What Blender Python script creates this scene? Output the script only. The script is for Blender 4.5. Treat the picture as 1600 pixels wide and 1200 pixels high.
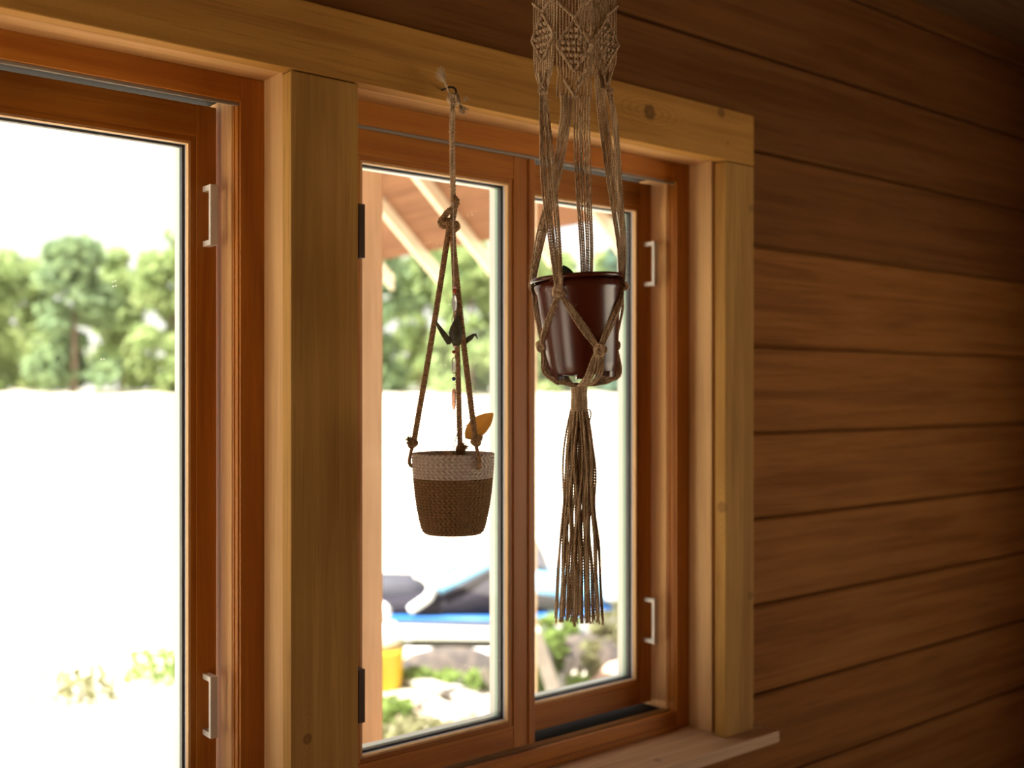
import bpy, bmesh, math, random
import numpy as np
from mathutils import Vector, Matrix

for o in list(bpy.data.objects):
    bpy.data.objects.remove(o, do_unlink=True)
SC = bpy.context.scene
COL = SC.collection
H = 1.45                      # camera height above the floor; all builders work relative to it

# ------------------------------------------------------------------ camera
F = 1667.0                    # focal length in pixels of the 1600 x 1200 frame (50 mm)
CX, CY = 800.0, 614.0
TH = math.atan(2060 / F)      # angle between the view and the window wall
V = (math.cos(TH), math.sin(TH))
R = (math.sin(TH), -math.cos(TH))
YAW = TH - math.pi / 2
D = 1.91                      # camera distance from the face of the casings
cam_d = bpy.data.cameras.new('camera')
cam = bpy.data.objects.new('camera', cam_d)
COL.objects.link(cam)
cam.location = (0, -D, H)
cam.rotation_euler = (math.pi / 2, 0, YAW)
cam_d.sensor_fit = 'HORIZONTAL'
cam_d.sensor_width = 48.0
cam_d.lens = F * 48.0 / 1600.0
cam_d.shift_y = 14.0 / 1600.0
cam_d.clip_end = 500
cam_d.dof.use_dof = True
cam_d.dof.focus_distance = 2.16
cam_d.dof.aperture_fstop = 2.5
SC.camera = cam

# ------------------------------------------------------------------ sky, sun, exposure
world = bpy.data.worlds.new('sky')
SC.world = world
world.use_nodes = True
wn = world.node_tree
wn.nodes.clear()
w_out = wn.nodes.new('ShaderNodeOutputWorld')
w_bg = wn.nodes.new('ShaderNodeBackground')
w_sky = wn.nodes.new('ShaderNodeTexSky')
w_sky.sky_type = 'NISHITA'
w_sky.sun_disc = False
w_sky.sun_elevation = math.radians(48)
w_sky.sun_rotation = math.radians(-93)
w_sky.air_density = 1.0
w_sky.dust_density = 3.0
w_mix = wn.nodes.new('ShaderNodeMix')
w_mix.data_type = 'RGBA'
w_mix.inputs['Factor'].default_value = 0.75
w_scale = wn.nodes.new('ShaderNodeVectorMath')
w_scale.operation = 'SCALE'
w_scale.inputs['Scale'].default_value = 0.12
wn.links.new(w_sky.outputs[0], w_scale.inputs[0])
wn.links.new(w_scale.outputs[0], w_mix.inputs['A'])
w_mix.inputs['B'].default_value = (0.98, 0.93, 0.86, 1)      # thin bright haze
wn.links.new(w_mix.outputs['Result'], w_bg.inputs['Color'])
w_bg.inputs['Strength'].default_value = 0.62
wn.links.new(w_bg.outputs[0], w_out.inputs[0])

sun_d = bpy.data.lights.new('sun', 'SUN')
sun_d.energy = 9.0
sun_d.angle = math.radians(0.6)
sun_d.color = (1.0, 0.95, 0.86)
sun = bpy.data.objects.new('sun', sun_d)
COL.objects.link(sun)
SUN_TO = Vector((-0.52, -0.03, 0.85)).normalized()             # towards the sun
sun.rotation_euler = SUN_TO.to_track_quat('Z', 'Y').to_euler()
sun.location = (-8, 2, 12)

vs = SC.view_settings
vs.view_transform = 'Standard'
vs.look = 'None'
vs.gamma = 1.0
vs.use_curve_mapping = False
vs.exposure = 1.75

# ------------------------------------------------------------------ projection helpers (pixel -> place)
def at(px, py, Z):
    """point seen at pixel (px,py) at depth Z along the view, relative coordinates"""
    a = (px - CX) / F * Z
    return Vector((V[0] * Z + R[0] * a, V[1] * Z + R[1] * a - D, (CY - py) / F * Z))

def onY(px, py, Y):
    a = (px - CX) / F
    t = (Y + D) / (V[1] + a * R[1])
    return at(px, py, t)

# ------------------------------------------------------------------ mesh helpers
class MB:
    def __init__(s):
        s.v = []; s.f = []; s.n = 0
    def add(s, verts, faces):
        b = s.n
        s.v.extend([tuple(map(float, p)) for p in verts])
        s.f.extend([tuple(int(i) + b for i in f) for f in faces])
        s.n = len(s.v)
        return s
    def box(s, x0, x1, y0, y1, z0, z1):
        return s.add([(x0,y0,z0),(x1,y0,z0),(x1,y1,z0),(x0,y1,z0),(x0,y0,z1),(x1,y0,z1),(x1,y1,z1),(x0,y1,z1)],
                     [(0,3,2,1),(4,5,6,7),(0,1,5,4),(1,2,6,5),(2,3,7,6),(3,0,4,7)])
    def tube(s, pts, r, n=6, closed=False):
        P = np.asarray([tuple(p) for p in pts], float)
        m = len(P)
        rr = np.full(m, r) if np.isscalar(r) else np.asarray(r, float)
        T = np.gradient(P, axis=0)
        if closed:
            T = np.roll(P, -1, 0) - np.roll(P, 1, 0)
        T /= (np.linalg.norm(T, axis=1, keepdims=True) + 1e-12)
        up = np.array([0.31, 0.83, 0.46])
        if abs(T[0] @ up) > 0.93: up = np.array([1.0, 0, 0])
        N = np.zeros_like(P)
        n0 = np.cross(T[0], up); n0 /= np.linalg.norm(n0); N[0] = n0
        for i in range(1, m):
            q = N[i-1] - T[i] * (N[i-1] @ T[i])
            N[i] = q / (np.linalg.norm(q) + 1e-12)
        B = np.cross(T, N)
        a = np.arange(n) * 2 * math.pi / n
        ring = P[:, None, :] + rr[:, None, None] * (np.cos(a)[None, :, None] * N[:, None, :] + np.sin(a)[None, :, None] * B[:, None, :])
        vv = ring.reshape(-1, 3)
        ff = []
        for i in range(m if closed else m - 1):
            a0 = i * n; b0 = ((i + 1) % m) * n
            for k in range(n):
                k2 = (k + 1) % n
                ff.append((a0 + k, a0 + k2, b0 + k2, b0 + k))
        if not closed:
            ff.append(tuple(range(n - 1, -1, -1))); ff.append(tuple((m - 1) * n + k for k in range(n)))
        return s.add(vv, ff)
    def twist(s, pts, r, strands=2, pitch=0.012, n=4, per=8, phase=0.0, soft=0.0, seed=0):
        """a laid cord: strands wound round the path"""
        P = resample(pts, pitch / per)
        m = len(P)
        T = np.gradient(P, axis=0); T /= (np.linalg.norm(T, axis=1, keepdims=True) + 1e-12)
        N = np.zeros_like(P)
        up = np.array([0.31, 0.83, 0.46])
        if abs(T[0] @ up) > 0.93: up = np.array([1.0, 0, 0])
        q = np.cross(T[0], up); N[0] = q / np.linalg.norm(q)
        for i in range(1, m):
            q = N[i-1] - T[i] * (N[i-1] @ T[i]); N[i] = q / (np.linalg.norm(q) + 1e-12)
        B = np.cross(T, N)
        k = {1: 0.0, 2: 0.5, 3: 0.52, 4: 0.56}[strands]
        for j in range(strands):
            a = phase + j * 2 * math.pi / strands + np.arange(m) / per * 2 * math.pi
            s.tube(P + r * k * (np.cos(a)[:, None] * N + np.sin(a)[:, None] * B), r * (1.03 - k), n)
        return s
    def lathe(s, prof, n=48, closed=False):
        m = len(prof)
        vv = []
        for (r, z) in prof:
            for k in range(n):
                a = 2 * math.pi * k / n
                vv.append((r * math.cos(a), r * math.sin(a), z))
        ff = []
        for i in range(m if closed else m - 1):
            i2 = (i + 1) % m
            for k in range(n):
                k2 = (k + 1) % n
                ff.append((i * n + k, i * n + k2, i2 * n + k2, i2 * n + k))
        return s.add(vv, ff)
    def ball(s, c, rx, ry=None, rz=None, nu=10, nv=7):
        ry = rx if ry is None else ry; rz = rx if rz is None else rz
        vv = [(c[0], c[1], c[2] + rz)]
        for i in range(1, nv):
            t = math.pi * i / nv
            for k in range(nu):
                a = 2 * math.pi * k / nu
                vv.append((c[0] + rx * math.sin(t) * math.cos(a), c[1] + ry * math.sin(t) * math.sin(a), c[2] + rz * math.cos(t)))
        vv.append((c[0], c[1], c[2] - rz))
        ff = [(0, 1 + k, 1 + (k + 1) % nu) for k in range(nu)]
        for i in range(nv - 2):
            for k in range(nu):
                a0 = 1 + i * nu
                ff.append((a0 + k, a0 + nu + k, a0 + nu + (k + 1) % nu, a0 + (k + 1) % nu))
        last = len(vv) - 1; a0 = 1 + (nv - 2) * nu
        ff += [(last, a0 + (k + 1) % nu, a0 + k) for k in range(nu)]
        return s.add(vv, ff)
    def build(s, name, mat, parent=None, loc=(0, 0, 0), smooth=False, bevel=0.0, rotz=0.0):
        me = bpy.data.meshes.new(name)
        me.from_pydata(s.v, [], s.f)
        if bevel:
            bm = bmesh.new(); bm.from_mesh(me)
            bmesh.ops.bevel(bm, geom=bm.edges[:], offset=bevel, segments=2, affect='EDGES', profile=0.6)
            bm.to_mesh(me); bm.free()
        me.validate(); me.update()
        if smooth:
            me.polygons.foreach_set('use_smooth', [True] * len(me.polygons))
        me.materials.append(mat)
        return link(name, me, parent, loc, rotz)

def link(name, data, parent=None, loc=(0, 0, 0), rotz=0.0):
    o = bpy.data.objects.new(name, data)
    COL.objects.link(o)
    o.parent = parent
    o.location = (loc[0], loc[1], loc[2] + (0 if parent else H))
    o.rotation_euler = (0, 0, rotz)
    return o

def empty(name, loc, rotz=0.0):
    o = link(name, None, None, loc, rotz)
    o.empty_display_size = 0.05
    return o

def tag(o, label=None, cat=None, group=None, kind=None):
    if label: o['label'] = label
    if cat: o['category'] = cat
    if group: o['group'] = group
    if kind: o['kind'] = kind
    return o

def copy_tree(o, parent=None):
    c = o.copy(); COL.objects.link(c); c.parent = parent
    for ch in list(o.children):
        copy_tree(ch, c)
    return c

def resample(pts, step):
    P = np.asarray([tuple(p) for p in pts], float)
    d = np.r_[0, np.cumsum(np.linalg.norm(np.diff(P, axis=0), axis=1))]
    m = max(3, int(d[-1] / step) + 1)
    t = np.linspace(0, d[-1], m)
    return np.stack([np.interp(t, d, P[:, i]) for i in range(3)], 1)

def smooth_path(pts, sub=8):
    P = [np.asarray(tuple(p), float) for p in pts]
    Q = [2 * P[0] - P[1]] + P + [2 * P[-1] - P[-2]]
    out = []
    for i in range(1, len(Q) - 2):
        p0, p1, p2, p3 = Q[i-1], Q[i], Q[i+1], Q[i+2]
        for k in range(sub):
            t = k / sub
            out.append(0.5 * ((2*p1) + (-p0+p2)*t + (2*p0-5*p1+4*p2-p3)*t*t + (-p0+3*p1-3*p2+p3)*t**3))
    out.append(P[-1])
    return np.array(out)

# ------------------------------------------------------------------ materials
def new_mat(name):
    m = bpy.data.materials.new(name); m.use_nodes = True
    nt = m.node_tree
    return m, nt, nt.nodes['Principled BSDF']

def N(nt, kind, **kw):
    n = nt.nodes.new(kind)
    for k, v in kw.items():
        if k in n.inputs: n.inputs[k].default_value = v
        else: setattr(n, k, v)
    return n

def mixcol(nt, a, b, fac, blend='MIX'):
    n = nt.nodes.new('ShaderNodeMix'); n.data_type = 'RGBA'; n.blend_type = blend
    for sock, val in (('A', a), ('B', b), ('Factor', fac)):
        if isinstance(val, (int, float)): n.inputs[sock].default_value = val
        elif isinstance(val, tuple): n.inputs[sock].default_value = val + (1,) if len(val) == 3 else val
        else: nt.links.new(val, n.inputs[sock])
    return n.outputs['Result']

def maprange(nt, val, a, b, c=0.0, d=1.0, smooth=True):
    n = nt.nodes.new('ShaderNodeMapRange')
    if smooth: n.interpolation_type = 'SMOOTHSTEP'
    nt.links.new(val, n.inputs['Value'])
    for k, x in (('From Min', a), ('From Max', b), ('To Min', c), ('To Max', d)): n.inputs[k].default_value = x
    return n.outputs['Result']

def wood(name, light, dark, axis='z', rough=0.62, grain=1.0, knots=(), seed=0.0, sawn=0.0, blotch=0.35, spec=0.25):
    """planed or sawn softwood; grain runs along axis; knots = (local point, radius, strength)"""
    m, nt, b = new_mat(name)
    tc = N(nt, 'ShaderNodeTexCoord')
    oi = N(nt, 'ShaderNodeObjectInfo')
    off = N(nt, 'ShaderNodeVectorMath', operation='SCALE')
    comb = N(nt, 'ShaderNodeCombineXYZ')
    for i in range(3): nt.links.new(oi.outputs['Random'], comb.inputs[i])
    nt.links.new(comb.outputs[0], off.inputs[0]); off.inputs['Scale'].default_value = 7.3 + seed
    add = N(nt, 'ShaderNodeVectorMath', operation='ADD')
    nt.links.new(tc.outputs['Object'], add.inputs[0]); nt.links.new(off.outputs[0], add.inputs[1])
    def scaled(along, across):
        sc = [across] * 3; sc['xyz'.index(axis)] = along
        mp = N(nt, 'ShaderNodeVectorMath', operation='MULTIPLY')
        nt.links.new(add.outputs[0], mp.inputs[0]); mp.inputs[1].default_value = sc
        return mp.outputs[0]
    def noise(vec, scale, detail, rough_=0.55, dist=0.0):
        n = N(nt, 'ShaderNodeTexNoise')
        n.inputs['Scale'].default_value = scale; n.inputs['Detail'].default_value = detail
        n.inputs['Roughness'].default_value = rough_; n.inputs['Distortion'].default_value = dist
        nt.links.new(vec, n.inputs['Vector'])
        return n.outputs[0]
    g1 = noise(scaled(0.9, 22), 1.0, 5, 0.6, 0.6)
    g2 = noise(scaled(5, 190), 1.0, 3, 0.6)
    bl = noise(scaled(1.6, 5), 1.0, 2)
    c = mixcol(nt, light, dark, maprange(nt, g1, 0.34, 0.70))
    c = mixcol(nt, c, tuple(x * 0.72 for x in dark), maprange(nt, g2, 0.50, 0.74, 0, 0.55 * grain))
    c = mixcol(nt, c, tuple(min(1, x * 1.25) for x in light), maprange(nt, bl, 0.45, 0.75, 0, blotch))
    for (p, r, st) in knots:
        sub = N(nt, 'ShaderNodeVectorMath', operation='SUBTRACT')
        nt.links.new(tc.outputs['Object'], sub.inputs[0]); sub.inputs[1].default_value = p
        jit = N(nt, 'ShaderNodeTexNoise'); jit.inputs['Scale'].default_value = 60
        nt.links.new(tc.outputs['Object'], jit.inputs['Vector'])
        ln = N(nt, 'ShaderNodeVectorMath', operation='LENGTH')
        nt.links.new(sub.outputs[0], ln.inputs[0])
        jm = N(nt, 'ShaderNodeMath', operation='MULTIPLY_ADD')
        nt.links.new(jit.outputs[0], jm.inputs[0]); jm.inputs[1].default_value = r * 0.5
        nt.links.new(ln.outputs['Value'], jm.inputs[2])
        d = jm.outputs[0]
        c = mixcol(nt, c, tuple(x * 0.45 for x in dark), maprange(nt, d, r * 0.95, r * 1.45, st, 0))
        c = mixcol(nt, c, tuple(x * 0.9 for x in dark), maprange(nt, d, r * 0.3, r * 0.9, st * 0.5, 0))
        sep = [1.0] * 3; sep['xyz'.index(axis)] = 0.33
        mu = N(nt, 'ShaderNodeVectorMath', operation='MULTIPLY'); mu.inputs[1].default_value = sep
        nt.links.new(sub.outputs[0], mu.inputs[0])
        l2 = N(nt, 'ShaderNodeVectorMath', operation='LENGTH'); nt.links.new(mu.outputs[0], l2.inputs[0])
        j2 = N(nt, 'ShaderNodeMath', operation='MULTIPLY_ADD'); nt.links.new(jit.outputs[0], j2.inputs[0])
        j2.inputs[1].default_value = r * 0.35; nt.links.new(l2.outputs['Value'], j2.inputs[2])
        si = N(nt, 'ShaderNodeMath', operation='SINE')
        mm = N(nt, 'ShaderNodeMath', operation='MULTIPLY'); mm.inputs[1].default_value = 2 * math.pi / (r * 0.42)
        nt.links.new(j2.outputs[0], mm.inputs[0]); nt.links.new(mm.outputs[0], si.inputs[0])
        ringf = N(nt, 'ShaderNodeMath', operation='MULTIPLY')
        nt.links.new(maprange(nt, si.outputs[0], 0.2, 1.0), ringf.inputs[0])
        nt.links.new(maprange(nt, l2.outputs['Value'], r * 0.8, r * 2.9, 0.42 * st, 0), ringf.inputs[1])
        c = mixcol(nt, c, tuple(x * 0.75 for x in dark), ringf.outputs[0])
    nt.links.new(c, b.inputs['Base Color'])
    b.inputs['Roughness'].default_value = rough
    b.inputs['Specular IOR Level'].default_value = spec
    bp = N(nt, 'ShaderNodeBump'); bp.inputs['Strength'].default_value = 0.22 + sawn
    bp.inputs['Distance'].default_value = 0.0012
    hsrc = g2
    if sawn:
        sw = noise(scaled(120, 60), 1.0, 3, 0.7)
        ad = N(nt, 'ShaderNodeMath', operation='ADD'); nt.links.new(g2, ad.inputs[0]); nt.links.new(sw, ad.inputs[1]); hsrc = ad.outputs[0]
    nt.links.new(hsrc, bp.inputs['Height'])
    nt.links.new(bp.outputs[0], b.inputs['Normal'])
    return m

def plain(name, col, rough=0.6, metal=0.0, var=0.0, scale=20, bump=0.0, spec=0.4, col2=None):
    m, nt, b = new_mat(name)
    b.inputs['Roughness'].default_value = rough; b.inputs['Metallic'].default_value = metal
    b.inputs['Specular IOR Level'].default_value = spec
    b.inputs['Base Color'].default_value = col + (1,)
    if var or bump or col2:
        tc = N(nt, 'ShaderNodeTexCoord')
        n = N(nt, 'ShaderNodeTexNoise'); n.inputs['Scale'].default_value = scale; n.inputs['Detail'].default_value = 4
        nt.links.new(tc.outputs['Object'], n.inputs['Vector'])
        c2 = col2 or tuple(x * (1 - var) for x in col)
        nt.links.new(mixcol(nt, col, c2, maprange(nt, n.outputs[0], 0.35, 0.65)), b.inputs['Base Color'])
        if bump:
            bp = N(nt, 'ShaderNodeBump'); bp.inputs['Strength'].default_value = bump; bp.inputs['Distance'].default_value = 0.002
            nt.links.new(n.outputs[0], bp.inputs['Height']); nt.links.new(bp.outputs[0], b.inputs['Normal'])
    return m

def jute_mat(name, col, col2):
    m, nt, b = new_mat(name)
    tc = N(nt, 'ShaderNodeTexCoord')
    mu = N(nt, 'ShaderNodeVectorMath', operation='MULTIPLY'); mu.inputs[1].default_value = (330, 330, 22)
    nt.links.new(tc.outputs['Object'], mu.inputs[0])
    n1 = N(nt, 'ShaderNodeTexNoise'); n1.inputs['Scale'].default_value = 1.0; n1.inputs['Detail'].default_value = 2
    nt.links.new(mu.outputs[0], n1.inputs['Vector'])
    n2 = N(nt, 'ShaderNodeTexNoise'); n2.inputs['Scale'].default_value = 260; n2.inputs['Detail'].default_value = 2
    nt.links.new(tc.outputs['Object'], n2.inputs['Vector'])
    c = mixcol(nt, col, col2, maprange(nt, n1.outputs[0], 0.40, 0.62))
    c = mixcol(nt, c, tuple(x * .7 for x in col2), maprange(nt, n2.outputs[0], 0.52, 0.72, 0, .5))
    nt.links.new(c, b.inputs['Base Color'])
    b.inputs['Roughness'].default_value = .95; b.inputs['Specular IOR Level'].default_value = .1
    return m

def leafy(name, col, col2, transl=0.5):
    m = bpy.data.materials.new(name); m.use_nodes = True
    nt = m.node_tree; nt.nodes.clear()
    out = N(nt, 'ShaderNodeOutputMaterial')
    tc = N(nt, 'ShaderNodeTexCoord')
    n = N(nt, 'ShaderNodeTexNoise'); n.inputs['Scale'].default_value = 1.3; n.inputs['Detail'].default_value = 4
    nt.links.new(tc.outputs['Object'], n.inputs['Vector'])
    c = mixcol(nt, col, col2, maprange(nt, n.outputs[0], 0.38, 0.62))
    d = N(nt, 'ShaderNodeBsdfDiffuse'); t = N(nt, 'ShaderNodeBsdfTranslucent'); mx = N(nt, 'ShaderNodeMixShader')
    nt.links.new(c, d.inputs['Color']); nt.links.new(c, t.inputs['Color'])
    mx.inputs[0].default_value = transl
    nt.links.new(d.outputs[0], mx.inputs[1]); nt.links.new(t.outputs[0], mx.inputs[2])
    nt.links.new(mx.outputs[0], out.inputs[0])
    return m

def glass_mat():
    m = bpy.data.materials.new('window_glass'); m.use_nodes = True
    nt = m.node_tree; nt.nodes.clear()
    out = N(nt, 'ShaderNodeOutputMaterial')
    tr = N(nt, 'ShaderNodeBsdfTransparent'); tr.inputs['Color'].default_value = (0.985, 0.99, 0.985, 1)
    gl = N(nt, 'ShaderNodeBsdfGlossy'); gl.inputs['Roughness'].default_value = 0.0
    fr = N(nt, 'ShaderNodeFresnel'); fr.inputs['IOR'].default_value = 1.35
    mx = N(nt, 'ShaderNodeMixShader')
    geo = N(nt, 'ShaderNodeNewGeometry')              # reflect once, at the outer side of each face
    inv = N(nt, 'ShaderNodeMath', operation='SUBTRACT'); inv.inputs[0].default_value = 1.0
    nt.links.new(geo.outputs['Backfacing'], inv.inputs[1])
    frm = N(nt, 'ShaderNodeMath', operation='MULTIPLY')
    nt.links.new(fr.outputs[0], frm.inputs[0]); nt.links.new(inv.outputs[0], frm.inputs[1])
    nt.links.new(frm.outputs[0], mx.inputs[0]); nt.links.new(tr.outputs[0], mx.inputs[1]); nt.links.new(gl.outputs[0], mx.inputs[2])
    # dust specks and drips on the pane
    tc = N(nt, 'ShaderNodeTexCoord')
    vo = N(nt, 'ShaderNodeTexVoronoi'); vo.inputs['Scale'].default_value = 85
    nt.links.new(tc.outputs['Object'], vo.inputs['Vector'])
    big = N(nt, 'ShaderNodeTexNoise'); big.inputs['Scale'].default_value = 5.0
    nt.links.new(tc.outputs['Object'], big.inputs['Vector'])
    rnd = N(nt, 'ShaderNodeSeparateColor'); nt.links.new(vo.outputs['Color'], rnd.inputs[0])
    size = N(nt, 'ShaderNodeMath', operation='MULTIPLY')
    nt.links.new(maprange(nt, rnd.outputs[0], 0.80, 1.0, 0.0, 0.14), size.inputs[0])
    nt.links.new(maprange(nt, big.outputs[0], 0.42, 0.62), size.inputs[1])
    lt = N(nt, 'ShaderNodeMath', operation='LESS_THAN')
    nt.links.new(vo.outputs['Distance'], lt.inputs[0]); nt.links.new(size.outputs[0], lt.inputs[1])
    film = N(nt, 'ShaderNodeMath', operation='MULTIPLY_ADD'); nt.links.new(lt.outputs[0], film.inputs[0])
    film.inputs[1].default_value = 0.45; film.inputs[2].default_value = 0.002
    tl = N(nt, 'ShaderNodeBsdfTranslucent'); tl.inputs['Color'].default_value = (0.85, 0.82, 0.78, 1)
    m2 = N(nt, 'ShaderNodeMixShader')
    nt.links.new(film.outputs[0], m2.inputs[0]); nt.links.new(mx.outputs[0], m2.inputs[1]); nt.links.new(tl.outputs[0], m2.inputs[2])
    nt.links.new(m2.outputs[0], out.inputs[0])
    return m

PINE_L, PINE_D = (0.46, 0.25, 0.058), (0.32, 0.155, 0.030)
FIR_L, FIR_D = (0.50, 0.185, 0.022), (0.33, 0.10, 0.010)
M = {}
M['case_z'] = wood('pine_casing', PINE_L, PINE_D, 'z', 0.75, sawn=0.35)
M['case_x'] = wood('pine_header', (0.50, 0.25, 0.048), (0.35, 0.155, 0.025), 'x', 0.75, sawn=0.35,
                   knots=[(tuple(onY(1015, 175, 0) - Vector((-.46, 0, .64))), 0.021, 0.95), (tuple(onY(1127, 176, 0) - Vector((-.46, 0, .64))), 0.015, 0.8), (tuple(onY(1137, 224, 0) - Vector((-.46, 0, .64))), 0.005, 0.5)])
M['case_mid'] = wood('pine_mid_casing', PINE_L, PINE_D, 'z', 0.75, sawn=0.35, knots=[((0.036, 0.0, 0.26), 0.011, 0.75)])
M['case_right'] = wood('pine_right_casing', PINE_L, PINE_D, 'z', 0.75, sawn=0.35,
                       knots=[((0.0, 0.014, 0.635), 0.016, 0.6), ((0.112, 0.0, 1.47), 0.012, 0.5), ((0.108, 0.0, 0.38), 0.012, 0.5)])
M['liner_z'] = wood('pine_liner', (0.68, 0.42, 0.19), (0.54, 0.31, 0.125), 'z', 0.7, sawn=0.2)
M['liner_x'] = wood('pine_liner_head', (0.68, 0.39, 0.16), (0.54, 0.285, 0.105), 'x', 0.7, sawn=0.2)
M['pocket'] = wood('pale_fir_pocket', (0.80, 0.47, 0.20), (0.66, 0.36, 0.13), 'z', 0.6)
M['stool'] = wood('pine_stool', (0.64, 0.42, 0.24), (0.46, 0.28, 0.15), 'x', 0.6, sawn=0.15,
                  knots=[((2.55, 0.05, 0.03), 0.012, 0.6)])
M['fir_z'] = wood('fir_upright', FIR_L, FIR_D, 'z', 0.45, grain=0.8, blotch=0.25, spec=0.35)
M['fir_x'] = wood('fir_rail', FIR_L, FIR_D, 'x', 0.45, grain=0.8, blotch=0.25)
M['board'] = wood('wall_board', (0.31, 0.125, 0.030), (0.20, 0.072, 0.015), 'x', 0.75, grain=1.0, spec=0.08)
M['board_shaded'] = wood('shaded_wall_board', (0.20, 0.080, 0.022), (0.13, 0.048, 0.012), 'x', 0.75, grain=1.0, spec=0.06)  # same boards, with the dimmer light above the header painted into the colour
M['floor'] = wood('floor_wood', (0.40, 0.25, 0.13), (0.28, 0.16, 0.07), 'x', 0.5)
M['cavity'] = plain('dark_cavity', (0.02, 0.015, 0.01), 0.9)
M['ceil'] = wood('ceiling_wood', (0.20, 0.11, 0.05), (0.12, 0.06, 0.025), 'x', 0.7)
M['glass'] = glass_mat()
M['spacer'] = plain('spacer_bar', (0.03, 0.03, 0.035), 0.5)
M['gasket'] = plain('grey_gasket', (0.42, 0.42, 0.46), 0.5)
M['clad'] = plain('pale_cladding', (0.62, 0.63, 0.58), 0.45)
M['cladg'] = plain('green_seal', (0.25, 0.36, 0.28), 0.35)
M['track'] = plain('dark_track', (0.010, 0.008, 0.007), 0.8, spec=.1)
M['alu'] = plain('aluminium_strip', (0.30, 0.26, 0.21), 0.5, 0.2)
M['handle'] = plain('lit_handle', (0.72, 0.68, 0.62), 0.35)  # right sash handles: brightness from the window light put into the colour
M['handle_backlit'] = plain('backlit_handle', (0.06, 0.03, 0.015), 0.45, 0.3)  # same handles on the left sash, their backlit darkness put into the colour
M['jute'] = jute_mat('jute_cord', (0.70, 0.53, 0.34), (0.36, 0.24, 0.135))
M['jute_dark'] = plain('brown_rope', (0.42, 0.255, 0.13), 0.95, var=0.4, scale=140, bump=0.5, spec=0.1)
M['fray'] = plain('frayed_fibre', (0.55, 0.42, 0.27), 0.95, spec=0.1)
M['hookm'] = plain('dark_iron_hook', (0.05, 0.04, 0.035), 0.45, 0.7)

# ------------------------------------------------------------------ structure: the window wall
XO0, XO1 = 1.126, 2.313            # opening of the right window
DX = 0.997 - XO1                   # the left window repeats at this offset
ZO0, ZO1 = -0.95, 0.65
RX0, RX1 = -1.6, 4.35              # room extents
RY0 = -4.6
FLOOR, CEIL = -H, 1.33
YW, YE = 0.038, 0.30               # interior board face, exterior face

def struct(o):
    o['kind'] = 'structure'
    return o

core = MB()
y0, y1 = YW + 0.022, YE
core.box(RX0 - .2, RX1 + .2, y0, y1, ZO1 + .022, CEIL + .6)
core.box(RX0 - .2, RX1 + .2, y0, y1, FLOOR - 0.1, ZO0 - .034)
core.box(RX0 - .2, XO0 + DX - .022, y0, y1, ZO0 - .034, ZO1 + .022)
core.box(XO1 + DX + .022, XO0 - .022, y0, y1, ZO0 - .034, ZO1 + .022)
core.box(XO1 + .022, RX1 + .2, y0, y1, ZO0 - .034, ZO1 + .022)
wall_b = struct(core.build('wall_back', M['board']))
rows = [-1.45, -1.13, -0.873, -0.614, -0.363, -0.115, 0.137, 0.425, 0.70, 0.978, 1.25, 1.52]
def board(x0, x1, z0, z1):
    g = 0.0035; e = 0.007
    mb = MB()
    za, zb = z0 + g, z1 - g
    prof = [(YW + .024, za), (YW + e, za), (YW, za + e), (YW, zb - e), (YW + e, zb), (YW + .024, zb)]
    vv = [(0, y, z - z0) for (y, z) in prof] + [(x1 - x0, y, z - z0) for (y, z) in prof]
    n = len(prof)
    ff = [(i, i + 1, i + 1 + n, i + n) for i in range(n - 1)] + [tuple(range(n - 1, -1, -1)), tuple(range(n, 2 * n))]
    mb.add(vv, ff)
    o = mb.build('board', M['board_shaded' if z1 > 0.66 else 'board'], wall_b, (x0, 0, z0))
for i in range(len(rows) - 1):
    z0, z1 = rows[i], rows[i + 1]
    if z0 < 0.64 and z1 > -0.96:
        board(2.36, RX1, z0, z1)
        board(RX0, -0.26, z0, z1)
        if z0 < -0.95 < z1: board(-0.26, 2.36, z0, -0.965)
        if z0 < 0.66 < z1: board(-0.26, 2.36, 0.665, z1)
    else:
        board(RX0, RX1, z0, z1)

# casings, header, stool
def trim(name, x0, x1, y0, y1, z0, z1, mat, bev=0.003):
    o = MB().box(0, x1 - x0, 0, y1 - y0, 0, z1 - z0).build(name, mat, None, (x0, y0, z0), bevel=bev)
    return struct(o)
trim('trim_1', -0.46, 2.424, 0, YW, 0.640, 0.782, M['case_x'])
trim('trim_2', 0.985, 1.138, 0, YW, -0.95, 0.637, M['case_mid'])
trim('trim_3', 2.301, 2.423, 0, YW, -0.95, 0.637, M['case_right'])
trim('trim_4', -0.33, -0.178, 0, YW, -0.95, 0.637, M['case_z'])
trim('trim_5', -0.52, 2.475, -0.05, 0.295, -0.983, -0.9505, M['stool'], 0.005)

# rest of the room (behind the camera): walls, floor, ceiling
struct(MB().box(RX0 - .2, RX1 + .2, RY0 - .2, YE, FLOOR - .1, FLOOR).build('floor', M['floor']))
struct(MB().box(RX0 - .2, RX1 + .2, RY0 - .2, YW, CEIL, CEIL + .1).build('ceiling', M['ceil']))
LY0, LY1, LZ0, LZ1 = -4.35, -1.2, FLOOR + .04, 0.45        # wide glazed door opening in the right wall, out of the picture
rw_ = MB()
rw_.box(RX1, RX1 + .2, RY0, LY0, FLOOR, CEIL)
rw_.box(RX1, RX1 + .2, LY1, YW, FLOOR, CEIL)
rw_.box(RX1, RX1 + .2, LY0, LY1, FLOOR, LZ0)
rw_.box(RX1, RX1 + .2, LY0, LY1, LZ1, CEIL)
struct(rw_.build('wall_right', M['board']))
MY0, MY1, MZ0, MZ1 = -1.15, -0.12, FLOOR + .04, 0.32               # a window in the left wall, out of the picture
lw_ = MB()
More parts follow.
